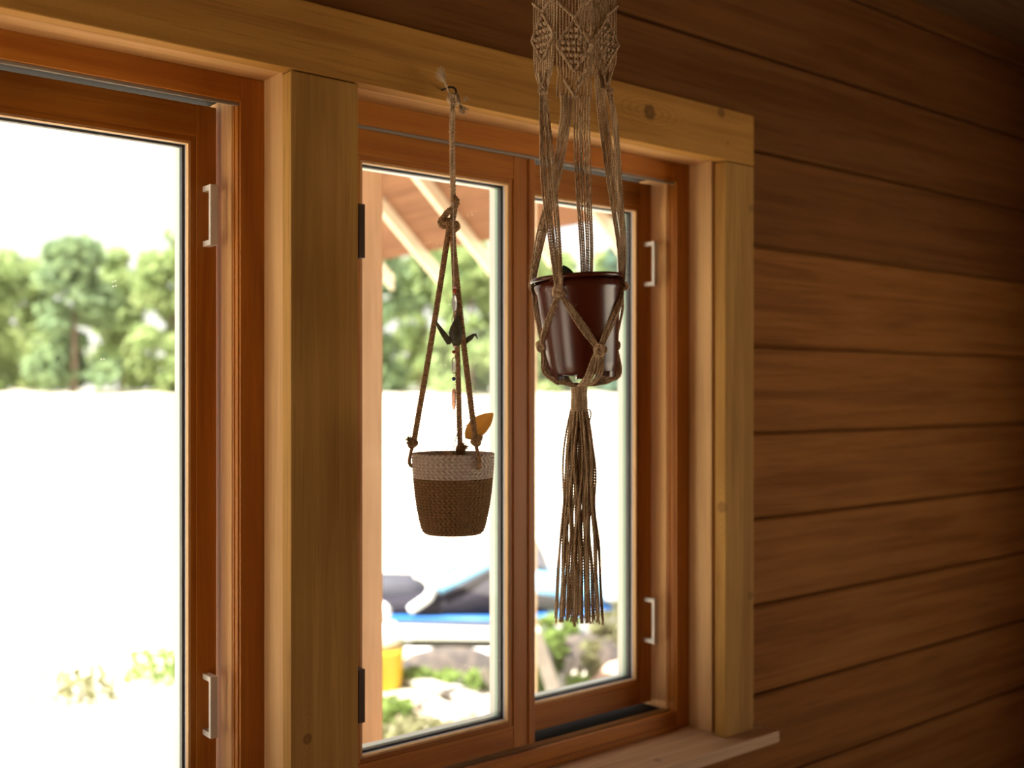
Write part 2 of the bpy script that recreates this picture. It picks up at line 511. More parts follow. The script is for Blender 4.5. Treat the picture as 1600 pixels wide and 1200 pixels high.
lw_.box(RX0 - .2, RX0, RY0, MY0, FLOOR, CEIL)
lw_.box(RX0 - .2, RX0, MY1, YW, FLOOR, CEIL)
lw_.box(RX0 - .2, RX0, MY0, MY1, FLOOR, MZ0)
lw_.box(RX0 - .2, RX0, MY0, MY1, MZ1, CEIL)
struct(lw_.build('wall_left', M['board']))
struct(MB().box(RX0 - .2, RX1 + .2, RY0 - .2, RY0, FLOOR, CEIL).build('wall_front', M['board']))

# ------------------------------------------------------------------ windows
def make_window():
    w = struct(empty('window_1', (XO0, 0, ZO0)))
    X = lambda x: x - XO0
    Z = lambda z: z - ZO0
    def part(name, x0, x1, y0, y1, z0, z1, mat, par=w, bev=0.0015):
        a, b_, c = X(x0), y0, Z(z0)
        o = MB().box(0, x1 - x0, 0, y1 - y0, 0, z1 - z0).build(name, mat, None, (0, 0, 0), bevel=bev)
        o.parent = par
        o.location = (a, b_, c)
        return o
    # jamb liners (deep reveal boards)
    part('jamb_liner', XO1, XO1 + .02, .060, .298, ZO0, ZO1 + .02, M['liner_z'])
    part('jamb_liner', XO0 - .02, XO0, .060, .298, ZO0, ZO1 + .02, M['liner_z'])
    part('head_liner', XO0, XO1, .060, .298, ZO1, ZO1 + .02, M['liner_x'])
    # frame
    for s in (0, 1):
        a, b_ = (XO1 - .053, XO1) if s else (XO0, XO0 + .053)
        part('frame_jamb', a, b_, .142, .300, ZO0, ZO1, M['fir_z'])
        for k, (yy, dx) in enumerate(((.1485, .0035), (.158, .0022), (.167, .0035))):
            xa, xb = (a - dx, a + .001) if s else (b_ - .001, b_ + dx)
            part('stop_bead', xa, xb, yy, yy + .0065, ZO0 + .053, ZO1 - .053, M['fir_z'])
    part('pocket_lining', XO1 - .0565, XO1 - .052, .178, .299, ZO0 + .045, ZO1 - .032, M['pocket'])
    xa, xb = XO0 + .053, XO1 - .053
    part('frame_head', xa, xb, .142, .153, .597, ZO1, M['fir_x'])
    part('head_channel', xa, xb, .153, .300, .618, ZO1, M['track'])
    part('head_strip', xa, xb, .148, .1545, .590, .597, M['alu'])
    part('frame_sill', xa, xb, .142, .1535, ZO0, -.898, M['fir_x'])
    part('sill_step', xa, xb, .136, .142, ZO0, -.934, M['fir_x'])
    part('sill_channel', xa, xb, .1535, .300, ZO0, -.905, M['track'])
    part('sill_track', xa, xb, .170, .174, -.905, -.899, M['liner_x'])
    part('sill_track', xa, xb, .186, .189, -.905, -.900, M['liner_x'])
    def sash(x0, x1, yf, st_l, st_r, inter):
        z0, z1 = -.887, .600
        gx0, gx1, gz0, gz1 = x0 + st_l, x1 - st_r, -.820, .522
        th = .052
        bead = MB()
        # inner bead frame: the ring of thin mouldings round the glass
        bt = .005
        bead.box(X(gx0), X(gx0 + bt), yf + .004, yf + .016, Z(gz0), Z(gz1))
        bead.box(X(gx1 - bt), X(gx1), yf + .004, yf + .016, Z(gz0), Z(gz1))
        bead.box(X(gx0), X(gx1), yf + .004, yf + .016, Z(gz0), Z(gz0 + bt))
        bead.box(X(gx0), X(gx1), yf + .004, yf + .016, Z(gz1 - bt), Z(gz1))
        s = bead.build('sash', M['liner_z'], w)
        s.location = (0, 0, 0)
        def sp(name, a, b_, c, d, e, f, mat, bev=.0015):
            o = part(name, a, b_, c, d, e, f, mat, s, bev)
            return o
        ins = .011
        sp('stile', x0, gx0 - ins, yf, yf + th, z0, z1, M['fir_z'])
        sp('stile', gx1 + ins, x1, yf, yf + th, z0, z1, M['fir_z'])
        sp('rail', gx0 - ins, gx1 + ins, yf + .0008, yf + th, z0, gz0 - ins, M['fir_x'])
        sp('rail', gx0 - ins, gx1 + ins, yf + .0008, yf + th, gz1 + ins, z1, M['fir_x'])
        for (a, b_, e, f, mt) in ((gx0 - ins, gx0, gz0 - ins, gz1 + ins, 'fir_z'), (gx1, gx1 + ins, gz0 - ins, gz1 + ins, 'fir_z'),
                                  (gx0, gx1, gz0 - ins, gz0, 'fir_x'), (gx0, gx1, gz1, gz1 + ins, 'fir_x')):
            sp('moulding', a, b_, yf + .0035, yf + th, e, f, M[mt], 0.001)
        def ring(name, ya, yb, wd, mat):
            mb = MB()
            mb.box(X(gx0), X(gx0 + wd), ya, yb, Z(gz0), Z(gz1)); mb.box(X(gx1 - wd), X(gx1), ya, yb, Z(gz0), Z(gz1))
            mb.box(X(gx0 + wd), X(gx1 - wd), ya, yb, Z(gz0), Z(gz0 + wd)); mb.box(X(gx0 + wd), X(gx1 - wd), ya, yb, Z(gz1 - wd), Z(gz1))
            o = mb.build(name, mat, s); o.location = (0, 0, 0)
        ring('gasket', yf + .016, yf + .0235, .0045, M['gasket'])
        ring('spacer_bar', yf + .0275, yf + .040, .009, M['spacer'])
        ring('outer_seal', yf + .0441, yf + .056, .0045, M['cladg'])
        ring('cladding', yf + .056, yf + .078, .0045, M['clad'])
        for yy in (.0236, .0401):
            sp('pane', gx0 + .001, gx1 - .001, yf + yy, yf + yy + .004, gz0 + .001, gz1 - .001, M['glass'], 0)
        if inter:
            sp('interlock', x1 - .020, x1 + .0005, yf - .004, yf + .012, z0 + .001, z1 - .001, M['fir_z'], .002)
        return s
    s1 = sash(XO0 + .057, 1.744, .157, .056, .077, True)
    s2 = sash(1.712, 2.2445, .226, .060, .0545, False)
    def handle(s, x, yf, z0, z1, mat):
        mb = MB()
        yb = yf - .040
        mb.box(X(x) - .0075, X(x) + .0075, yb, yb + .009, Z(z0), Z(z1))
        mb.box(X(x) - .0075, X(x) + .0075, yb + .009, yf + .001, Z(z1) - .011, Z(z1))
        mb.box(X(x) - .0075, X(x) + .0075, yb + .009, yf + .001, Z(z0), Z(z0) + .011)
        o = mb.build('handle', M[mat], s); o.location = (0, 0, 0)
    handle(s1, 1.217, .157, .297, .415, 'handle_backlit'); handle(s1, 1.217, .157, -.724, -.607, 'handle_backlit')
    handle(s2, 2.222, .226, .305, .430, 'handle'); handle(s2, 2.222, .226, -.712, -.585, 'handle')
    return w
win = make_window()
win2 = copy_tree(win)
win2.name = 'window_2'
win2.location.x += DX

# ------------------------------------------------------------------ outdoors: ground, porch roof, trees
GZ = -2.65
rng = random.Random(7)
nrng = np.random.default_rng(11)
def gmat():
    m, nt, b = new_mat('yard_ground')
    tc = N(nt, 'ShaderNodeTexCoord')
    n1 = N(nt, 'ShaderNodeTexNoise'); n1.inputs['Scale'].default_value = 0.35; n1.inputs['Detail'].default_value = 5
    n2 = N(nt, 'ShaderNodeTexNoise'); n2.inputs['Scale'].default_value = 3.0; n2.inputs['Detail'].default_value = 6
    for n in (n1, n2): nt.links.new(tc.outputs['Object'], n.inputs['Vector'])
    c = mixcol(nt, (0.60, 0.55, 0.47), (0.42, 0.36, 0.28), maprange(nt, n2.outputs[0], 0.35, 0.7))
    c = mixcol(nt, c, (0.27, 0.31, 0.12), maprange(nt, n1.outputs[0], 0.56, 0.68, 0, 0.6))
    nt.links.new(c, b.inputs['Base Color']); b.inputs['Roughness'].default_value = 0.95
    return m
M['ground'] = gmat()
def ground_z(x, y):
    d = (x * V[0] + (y + D) * V[1])
    t = min(1, max(0, (d - 17) / 30)); t = t * t * (3 - 2 * t)
    return GZ + 2.75 * t + 0.05 * math.sin(x * 1.3) * math.cos(y * 1.7)
g = MB()
xs = np.concatenate([np.linspace(-160, -30, 14), np.linspace(-26, 60, 87), np.linspace(66, 180, 14)])
ys = np.concatenate([np.linspace(-160, -12, 14), np.linspace(-9, 70, 80), np.linspace(76, 180, 12)])
vv = [(x, y, ground_z(x, y)) for y in ys for x in xs]
nx = len(xs)
ff = [(j * nx + i, j * nx + i + 1, (j + 1) * nx + i + 1, (j + 1) * nx + i) for j in range(len(ys) - 1) for i in range(nx - 1)]
g.add(vv, ff)
struct(g.build('ground', M['ground'], smooth=True))

# porch roof: slopes down to the right, rafters parallel to the window wall
M['rafter'] = plain('pale_rafter', (0.78, 0.66, 0.50), 0.7, var=0.15, scale=6)
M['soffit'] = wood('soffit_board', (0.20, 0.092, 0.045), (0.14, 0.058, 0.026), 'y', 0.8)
M['post'] = wood('porch_post_wood', (0.76, 0.57, 0.37), (0.62, 0.45, 0.28), 'z', 0.7)
EX, EZ, TP = 4.62, 0.86, 0.93          # eave position, rafter-tail height, pitch
RIDX = 3.35
RYA = 2.2
porch = empty('porch_roof', (EX, 2.8, EZ))
tag(porch, 'pitched wooden porch roof with pale rafters seen through the upper panes', 'roof')
RY1 = 5.62
def slope_box(name, x0, x1, ya, yb, lo, hi, mat, mirror=False):
    """box following the pitch between x0..x1 (x measured from eave towards ridge is negative)"""
    mb = MB()
    zz = lambda x: (EX - x) * TP
    P = []
    for y in (ya, yb):
        for (x, o) in ((x0, lo), (x1, lo), (x1, hi), (x0, hi)):
            P.append((((2 * RIDX - x) if mirror else x) - EX, y - 2.8, zz(x) + o))
    f = [(0, 1, 2, 3), (7, 6, 5, 4), (0, 4, 5, 1), (1, 5, 6, 2), (2, 6, 7, 3), (3, 7, 4, 0)]
    mb.add(P, f)
    return mb.build(name, mat, porch)
ys_r = [5.35, 4.70, 4.05, 3.40, 2.75]
for yr in ys_r:
    slope_box('rafter', EX + .02, RIDX, yr - .022, yr + .022, -.015, .10, M['rafter'])
nb = 9
for k in range(nb):
    xa = EX - .10 - (EX - .10 - RIDX) * k / nb; xb = EX - .10 - (EX - .10 - RIDX) * (k + 1) / nb + .006
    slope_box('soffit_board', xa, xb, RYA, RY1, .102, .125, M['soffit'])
MB().box(RIDX - EX - .02, RIDX - EX + .12, RYA - 2.8, RY1 - 2.85, 1.0, 1.18).build('ridge_beam', M['soffit'], porch)
for yy in (RYA + .05, RY1 - .1):
    MB().box(RIDX - EX - .02, RIDX - EX + .12, yy - 2.87, yy - 2.73, GZ - EZ - .05, 1.0).build('post', M['post'], porch)
pp = onY(566, 614, 0.80)
post = MB().box(-.085, .028, -.05, .05, GZ, 3.2).build('porch_post', M['post'], None, (pp.x + .012, .80, 0), bevel=.004)
tag(post, 'tan wooden post standing outside at the left edge of the left pane', 'post')

# trees
M['leaf1'] = leafy('leaf_light', (0.35, 0.42, 0.19), (0.25, 0.33, 0.14))
M['leaf2'] = leafy('leaf_mid', (0.28, 0.37, 0.19), (0.20, 0.28, 0.16))
M['leaf3'] = leafy('leaf_blue', (0.20, 0.30, 0.23), (0.14, 0.22, 0.18))
M['weed'] = leafy('weed_leaf', (0.24, 0.32, 0.09), (0.15, 0.22, 0.06))
M['weed2'] = leafy('dry_weed', (0.28, 0.27, 0.15), (0.19, 0.19, 0.09))
M['bark'] = plain('bark', (0.20, 0.14, 0.10), 0.9, var=0.4, scale=8)
def quads(pos, size, flat=0.0):
    n = len(pos)
    a = nrng.normal(size=(n, 3)); a /= np.linalg.norm(a, axis=1, keepdims=True)
    b_ = nrng.normal(size=(n, 3)); b_ -= a * np.sum(a * b_, 1, keepdims=True); b_ /= np.linalg.norm(b_, axis=1, keepdims=True)
    s = (size * nrng.uniform(.6, 1.3, n))[:, None]
    vv = np.stack([pos + a * s, pos + b_ * s * .55, pos - a * s, pos - b_ * s * .55], 1).reshape(-1, 3)
    return vv, [(4 * i, 4 * i + 1, 4 * i + 2, 4 * i + 3) for i in range(n)]
def tree(p, h, rad, mat, label, n=4200, cone=False):
    t = empty('tree', (p[0], p[1], ground_z(p[0], p[1])))
    tag(t, label, 'tree', 'blurred trees beyond the yard')
    tk = MB().tube([(0, 0, -.2), (.05, .02, h * .3), (0, .05, h * .85)], [.16, .12, .03], 7)
    tk.build('trunk', M['bark'], t, smooth=True)
    ncl = 44
    C = []
    for k in range(ncl):
        zz = rng.uniform(.0, .98); prof = (1 - zz) ** .8 + .1 if cone else math.sin(math.pi * min(1, zz * .7 + .26)) ** .7
        a = rng.uniform(0, 6.28); rr = rad * .74 * prof * math.sqrt(rng.uniform(.1, 1))
        C.append((rr * math.cos(a), rr * math.sin(a), zz * h))
    C = np.array(C)
    idx = nrng.integers(0, ncl, n)
    d = nrng.normal(size=(n, 3)); d /= np.linalg.norm(d, axis=1, keepdims=True)
    pos = C[idx] + d * (rad * .36 * nrng.uniform(.5, 1, n))[:, None] * np.array([1, 1, .75])
    pos = pos[pos[:, 2] > .1]
    vv, ff = quads(pos, .22)
    MB().add(vv, ff).build('crown', mat, t)
def far(px, Z):
    a = (px - CX) / F * Z
    return (V[0] * Z + R[0] * a, V[1] * Z + R[1] * a - D)
ORD = ['first', 'second', 'third', 'fourth', 'fifth', 'sixth', 'seventh', 'eighth', 'ninth', 'tenth']
for i, (px, Z, h, rad, k) in enumerate([(-40, 44, 6.4, 2.1, 1), (115, 43, 6.0, 2.1, 2), (270, 44, 6.6, 2.1, 1), (425, 43, 6.2, 2.1, 2), (582, 44, 6.0, 2.1, 2),
                                        (735, 43, 6.3, 2.1, 1), (872, 44, 6.1, 1.5, 1), (966, 43.5, 7.0, 0.95, 3), (1080, 44, 6.4, 1.9, 2)]):
    tree(far(px, Z), h, rad, M['leaf%d' % k], 'out-of-focus green tree, %s from the left in the front row beyond the yard' % ORD[i] if k != 3 else 'narrow bluish conifer behind the right pane, beyond the yard', cone=(k == 3))
for i, px in enumerate((30, 190, 345, 505, 660, 815, 955, 1095)):
    tree(far(px, 50 + (i % 2)), 6.5 + .3 * (i % 3), 2.2 if i < 6 else 1.9, M['leaf1'], 'out-of-focus pale green tree, %s from the left in the back row' % ORD[i])

def weed(px, py, hgt, spread, mat, n=160, name='weed_clump', label='patch of low green weeds in the yard below the window', group='weeds in the yard'):
    Z = -GZ * F / (py - CY)
    p = far(px, Z)
    o = empty(name, (p[0], p[1], ground_z(*p)))
    tag(o, label, 'plant', group)
    zz = nrng.uniform(.05, 1, n) * hgt
    rr = spread * np.sqrt(nrng.uniform(0, 1, n)) * (1.05 - .4 * zz / hgt)
    a = nrng.uniform(0, 6.28, n)
    vv, ff = quads(np.stack([rr * np.cos(a), rr * np.sin(a), zz], 1), .045)
    MB().add(vv, ff).build('foliage', mat, o)
    st = MB()
    for k in range(9):
        aa = rng.uniform(0, 6.28); r2 = spread * rng.uniform(.1, .8)
        st.tube([(r2 * .4 * math.cos(aa), r2 * .4 * math.sin(aa), -.03), (r2 * math.cos(aa), r2 * math.sin(aa), hgt * rng.uniform(.5, .95))], [.008, .003], 4)
    st.build('stem', mat, o)
for a in [(655, 1068, .14, .20, 'weed', 220, 'green weeds right beside the yellow pail'), (700, 1070, .15, .18, 'weed', 220, 'green weeds behind the middle of the long pale plank'),
          (748, 1068, .15, .18, 'weed', 200, 'green weeds behind the right end of the long pale plank'), (612, 1132, .18, .22, 'weed', 200, 'bright green weeds low in the left pane, below the short plank'),
          (655, 1158, .14, .26, 'weed2', 160, 'dry weeds at the bottom of the left pane'), (596, 1178, .15, .22, 'weed2', 160, 'dry weeds in the lower left corner of the left pane'),
          (722, 1150, .10, .24, 'weed2', 150, 'low dry weeds in the lower right of the left pane'), (858, 1037, .50, .13, 'weed', 200, 'tall green weeds at the left edge of the right pane'),
          (893, 1036, .46, .13, 'weed', 240, 'green weeds right under the tassel'), (868, 1046, .40, .13, 'weed', 220, 'bright green weeds beside the leaning board'),
          (938, 1038, .52, .13, 'weed2', 300, 'tall dry weeds around the blue can'), (974, 1038, .62, .15, 'weed2', 300, 'tall dry weeds at the right edge of the right pane'),
          (922, 1066, .40, .13, 'weed2', 180, 'dry weeds in front of the blue can'), (905, 1088, .20, .15, 'weed', 160, 'low green weeds at the bottom of the right pane'),
          (850, 1074, .24, .13, 'weed', 140, 'green weeds in front of the small grey wheel'), (250, 1060, .3, .4, 'weed', 220, 'green weeds beyond the far left window, right clump'),
          (120, 1090, .3, .4, 'weed2', 220, 'dry weeds beyond the far left window, left clump')]:
    weed(a[0], a[1], a[2], a[3], M[a[4]], a[5], label=a[6])

# dark mulch heap behind the weeds, soil mound
def mound(name, px, py, w, dpt, h, mat, label, cat):
    Z = -GZ * F / (py - CY); p = far(px, Z)
    mb = MB(); n = 14; vv = []; ff = []
    for j in range(n + 1):
        for i in range(n + 1):
            u = i / n * 2 - 1; v_ = j / n * 2 - 1
            q = max(0, 1 - u * u) * max(0, 1 - v_ * v_)
            vv.append((u * w, v_ * dpt, h * q ** .7 + .03 * h * rng.uniform(-1, 1) * q - .02))
    ff = [(j * (n + 1) + i, j * (n + 1) + i + 1, (j + 1) * (n + 1) + i + 1, (j + 1) * (n + 1) + i) for j in range(n) for i in range(n)]
    mb.add(vv, ff)
    o = mb.build(name, mat, None, (p[0], p[1], ground_z(*p) - .02), smooth=True, rotz=YAW)
    return tag(o, label, cat)
M['mulch'] = plain('dark_mulch', (0.045, 0.038, 0.038), 0.95, col2=(0.09, 0.07, 0.06), scale=9)
M['redsoil'] = plain('reddish_soil', (0.62, 0.42, 0.32), 0.95, col2=(0.50, 0.30, 0.22), scale=5)
M['whitepaint'] = plain('white_paint', (0.80, 0.79, 0.80), 0.4)
M['plank'] = plain('weathered_plank', (0.40, 0.36, 0.32), 0.8, var=0.2, scale=5)
mound('mulch_heap', 705, 1051, .62, .20, .30, M['mulch'], 'dark heap of mulch behind the weeds, below the craft', 'heap')
mound('mulch_heap', 915, 1040, .55, .16, .36, M['mulch'], 'dark heap of mulch seen below the tassel in the right pane', 'heap')
mound('soil_mound', 985, 1068, .42, .35, .26, M['redsoil'], 'pale reddish soil mound at the lower corner of the right pane', 'soil')

M['litter'] = plain('brown_litter', (0.27, 0.19, 0.14), 0.95, col2=(0.38, 0.30, 0.22), scale=4)
mound('soil_patch', 640, 1126, .22, .26, .11, M['litter'], 'brown patch of bare soil below the end of the short plank', 'soil')
mound('soil_patch', 725, 1132, .22, .24, .11, M['litter'], 'brown patch of bare soil below the long slanted plank', 'soil')
mound('soil_patch', 585, 1160, .20, .22, .11, M['litter'], 'brown patch of bare soil at the lower left of the left pane', 'soil')
mound('soil_patch', 745, 1098, .16, .14, .11, M['redsoil'], 'reddish patch of soil at the right end of the long plank', 'soil')
def plank(pa, pb, w, t, mat, label, up=0.0):
    (x0, y0), (x1, y1) = pa, pb
    Z0 = -GZ * F / (y0 - CY); Z1 = -GZ * F / (y1 - CY)
    a = at(x0, y0, Z0); b_ = at(x1, y1, Z1)
    a.z = ground_z(a.x, a.y) + t; b_.z = ground_z(b_.x, b_.y) + t + up
    d = b_ - a; L = d.length
    o = MB().box(0, L, -w / 2, w / 2, -t / 2, t / 2).build('plank', mat, None, tuple(a), bevel=.004)
    o.rotation_euler = d.to_track_quat('X', 'Z').to_euler()
    return tag(o, label, 'plank', 'scrap lumber in the yard')
plank((622, 1063), (800, 1118), .16, .05, M['plank'], 'long pale plank lying slanted across the ground in the left pane')
plank((566, 1098), (650, 1112), .24, .05, M['plank'], 'short pale plank on the ground below the yellow pail')
plank((655, 1100), (735, 1120), .18, .04, M['plank'], 'pale plank lying just below the long slanted one')
plank((690, 1076), (730, 1086), .16, .05, M['plank'], 'small pale offcut on the ground behind the long plank')
def stake(px, py, h, lx, ly, w, mat, label):
    Z = -GZ * F / (py - CY); p = far(px, Z); gz = ground_z(*p)
    o = MB().box(-w / 2, w / 2, -.015, .015, -.05, h).build('stake', mat, None, (p[0], p[1], gz), bevel=.003)
    o.rotation_euler = (lx, ly, YAW)
    return tag(o, label, 'stake', 'leaning stakes in the yard')
stake(872, 1092, .62, 0, -.33, .12, M['plank'], 'wide pale board leaning left among weeds in the right pane')
stake(884, 1064, .26, 0, .16, .075, M['plank'], 'short pale stake leaning right in the right pane')
stake(920, 1030, .36, 0, .02, .05, M['plank'], 'thin upright stake directly below the tassel')
stake(772, 1074, .24, 0, -.45, .07, M['plank'], 'small leaning stake at the right edge of the left pane')

# tyre
ty = MB()
tp = -GZ * F / (1052 - CY); p = far(836, tp)
ring = [(.13 * math.cos(t) , 0, .13 * math.sin(t) + .15) for t in np.linspace(0, 2 * math.pi, 25)[:-1]]
ty.tube(ring, .042, 8, closed=True)
M['rubber'] = plain('grey_rubber', (0.12, 0.11, 0.125), 0.7)
wh = empty('wheel', (p[0], p[1], ground_z(*p) + .02), YAW)
tag(wh, 'small grey wheel on the ground at the left edge of the right pane', 'wheel')
ty.build('tyre', M['rubber'], wh, smooth=True)
hb = MB(); hb.lathe([(.0, -.03), (.07, -.03), (.09, -.015), (.09, .015), (.07, .03), (0, .03)], 20)
ho = hb.build('rim', M['plank'], wh, (0, 0, .15), smooth=True); ho.rotation_euler = (math.pi / 2, 0, 0)
# blue can
Zc = -GZ * F / (1024 - CY); p = far(928, Zc)
can = MB().lathe([(0, 0), (.05, 0), (.052, .004), (.052, .11), (.046, .12), (.03, .122), (0, .122)], 18).build('can', plain('blue_can', (.12, .33, .75), .35), None, (p[0], p[1], ground_z(*p) + .04), smooth=True)
tag(can, 'small round blue can among the dry weeds', 'can')

# yellow pail with white sack on it
Zp = -GZ * F / (1074 - CY); p = far(598, Zp)
pail = empty('pail', (p[0], p[1], ground_z(*p)), YAW)
tag(pail, 'yellow plastic pail with a round dark mark, beyond the left pane', 'pail')
M['yellow'] = plain('yellow_plastic', (0.60, 0.36, 0.02), 0.4)
MB().lathe([(0, 0), (.165, 0), (.19, .33), (.20, .335), (.20, .355), (.185, .36), (0, .34)], 32).build('body', M['yellow'], pail, smooth=True)
pail_body = pail.children[0] if pail.children else [o for o in bpy.data.objects if o.parent == pail][0]
mk = MB().lathe([(0, 0), (.078, 0), (.085, .004), (.085, .01), (0, .012)], 24).build('round_mark', plain('grey_mark', (.18, .17, .2), .5), pail_body, (-.08, -.165, .14), smooth=True)
mk.rotation_euler = (math.radians(86), 0, -.44)
sk = MB(); nu, nv = 18, 10; vv = []; ff = []
sk.ball((0, 0, .10), .20, .17, .12, 18, 10)
vv = [(x * (1 + .10 * math.sin(5 * y * 9 + x * 20)), y, z * (1 + .12 * math.sin(x * 22)) + .25 * max(0, x) * .5) for (x, y, z) in sk.v]
sk.v = vv
sack = sk.build('sack', plain('white_sack_cloth', (.82, .82, .80), .8, bump=.3), None, (p[0] - .02, p[1], ground_z(*p) + .375), smooth=True, rotz=YAW)
tag(sack, 'crumpled white sack lying on top of the yellow pail', 'sack')
lm = MB(); lm.ball((0, 0, .09), .16, .14, .10, 16, 9)
lm.v = [(x, y * (1 + .1 * math.sin(14 * x)), z + .02 * math.sin(18 * x)) for (x, y, z) in lm.v]
p2 = far(584, Zp)
lump = lm.build('sack', M['whitepaint'], None, (p2[0], p2[1], ground_z(*p2) + .575), smooth=True, rotz=YAW)
tag(lump, 'small white bundle topmost on the pile above the yellow pail', 'sack')

# craft on a trailer
ZC = 11.2
S = ZC / F
base = far(785, ZC)
bz = ground_z(*base)
def U(px): return (px - 785) * S
def ZZ(py): return (CY - py) * S - bz
craft = empty('recreational_craft', (base[0], base[1], bz), YAW)
tag(craft, 'blue, white and dark grey recreational craft parked in the yard, seen through both panes', 'vehicle')
M['cblue'] = plain('craft_blue', (0.02, 0.12, 0.38), 0.4)
M['cpale'] = plain('craft_pale_blue', (0.18, 0.46, 0.72), 0.25)
M['cdark'] = plain('craft_dark', (0.022, 0.02, 0.03), 0.7, spec=.1)
M['cseat'] = plain('craft_seat', (0.05, 0.05, 0.065), 0.65, spec=.15)
def loft(name, secs, mat, par, n=12, sm=True, expo=.6):
    """secs: (u, z_bottom, z_top, half_width)"""
    mb = MB(); vv = []; ff = []
    for (u, zb, zt, hw) in secs:
        for k in range(n):
            a = 2 * math.pi * k / n
            ca, sa = math.cos(a), math.sin(a)
            cy = math.copysign(abs(ca) ** expo, ca); sz = math.copysign(abs(sa) ** expo, sa)
            vv.append((u, hw * cy, (zb + zt) / 2 + (zt - zb) / 2 * sz))
    m = len(secs)
    for i in range(m - 1):
        for k in range(n):
            k2 = (k + 1) % n
            ff.append((i * n + k, (i + 1) * n + k, (i + 1) * n + k2, i * n + k2))
    ff.append(tuple(range(n))); ff.append(tuple((m - 1) * n + k for k in range(n - 1, -1, -1)))
    mb.add(vv, ff)
    return mb.build(name, mat, par, smooth=sm)
loft('hull', [(U(572), ZZ(985), ZZ(955), .40), (U(640), ZZ(990), ZZ(955), .48), (U(790), ZZ(990), ZZ(953), .52), (U(900), ZZ(982), ZZ(950), .46), (U(985), ZZ(965), ZZ(940), .18), (U(1000), ZZ(955), ZZ(940), .04)], M['whitepaint'], craft)
loft('stripe', [(U(575), ZZ(958), ZZ(948), .45), (U(790), ZZ(959), ZZ(948), .535), (U(900), ZZ(956), ZZ(940), .47), (U(990), ZZ(945), ZZ(932), .14)], M['cblue'], craft)
loft('dark_body', [(U(600), ZZ(952), ZZ(925), .40), (U(690), ZZ(952), ZZ(915), .46), (U(790), ZZ(952), ZZ(872), .48), (U(860), ZZ(950), ZZ(900), .44), (U(980), ZZ(945), ZZ(928), .15)], M['cdark'], craft)
loft('seat', [(U(560), ZZ(945), ZZ(905), .20), (U(590), ZZ(948), ZZ(896), .24), (U(640), ZZ(948), ZZ(897), .24), (U(668), ZZ(948), ZZ(908), .20)], M['cseat'], craft)
hood = loft('hood', [(U(800), ZZ(930), ZZ(862), .36), (U(840), ZZ(932), ZZ(882), .46), (U(880), ZZ(935), ZZ(890), .44), (U(930), ZZ(938), ZZ(898), .36), (U(975), ZZ(938), ZZ(912), .20), (U(996), ZZ(935), ZZ(925), .05)], M['cpale'], craft)
loft('headlight', [(U(942), ZZ(934), ZZ(914), .36), (U(960), ZZ(935), ZZ(913), .32), (U(972), ZZ(934), ZZ(917), .22)], M['whitepaint'], hood)
ws = MB(); ws.tube([(U(690), -.47, ZZ(907)), (U(730), -.45, ZZ(888)), (U(800), -.38, ZZ(855))], [.055, .055, .045], 8)
ws.tube([(U(690), .47, ZZ(907)), (U(730), .45, ZZ(888)), (U(800), .38, ZZ(855))], [.055, .055, .045], 8)
ws.build('side_fairing', M['cpale'], craft, smooth=True)
wd = MB()
wd.add([(U(770), -.36, ZZ(868)), (U(855), -.34, ZZ(878)), (U(838), -.22, ZZ(842)), (U(838), .22, ZZ(842)), (U(855), .34, ZZ(878)), (U(770), .36, ZZ(868)), (U(800), -.25, ZZ(838)), (U(800), .25, ZZ(838))],
       [(0, 1, 2, 6), (6, 2, 3, 7), (7, 3, 4, 5), (1, 4, 3, 2), (5, 0, 6, 7), (0, 5, 4, 1)])
wd.build('windshield', M['cseat'], craft)
hd = MB(); hd.tube(smooth_path([(U(648), -.42, ZZ(940)), (U(664), -.46, ZZ(928)), (U(676), -.48, ZZ(918)), (U(680), -.48, ZZ(903)), (U(670), -.46, ZZ(890)), (U(656), -.42, ZZ(886))]), .05, 8)
hd.build('grab_rail', M['whitepaint'], craft, smooth=True)
ob = MB().box(U(838), U(872), -.47, -.44, ZZ(958), ZZ(950)).build('marker_strip', plain('orange_strip', (.85, .38, .05), .4), craft)
trl = empty('support_frame', (base[0], base[1], bz), YAW)
tag(trl, 'low frame of white rails under the blue and white craft', 'frame')
for yy in (-.50, .50):
    MB().tube([(U(600), yy, ZZ(999)), (U(640), yy, ZZ(1000)), (U(760), yy, ZZ(1001)), (U(960), yy, ZZ(1002))], .040, 8).build('rail', M['whitepaint'], trl, smooth=True)
for uu in (U(640), U(800), U(950)):
    MB().box(uu - .03, uu + .03, -.46, .46, ZZ(1005), ZZ(998)).build('cross_rail', M['whitepaint'], trl)

# ------------------------------------------------------------------ macrame hanger with nursery pot
ZM = 2.10
MC = at(905, 614, ZM)
MBASE = -0.446
mac = empty('macrame_plant_hanger', (MC.x, MC.y, MBASE), YAW)
tag(mac, 'knotted jute macrame plant hanger with long tassel holding the brown pot', 'plant hanger')
def Q(px, py, w=0.0):
    """local point of the hanger: pixel seen at depth ZM + w"""
    return np.array([(px - CX) * (ZM + w) / F - (905 - CX) * ZM / F, w, (CY - py) * (ZM + w) / F - MBASE])

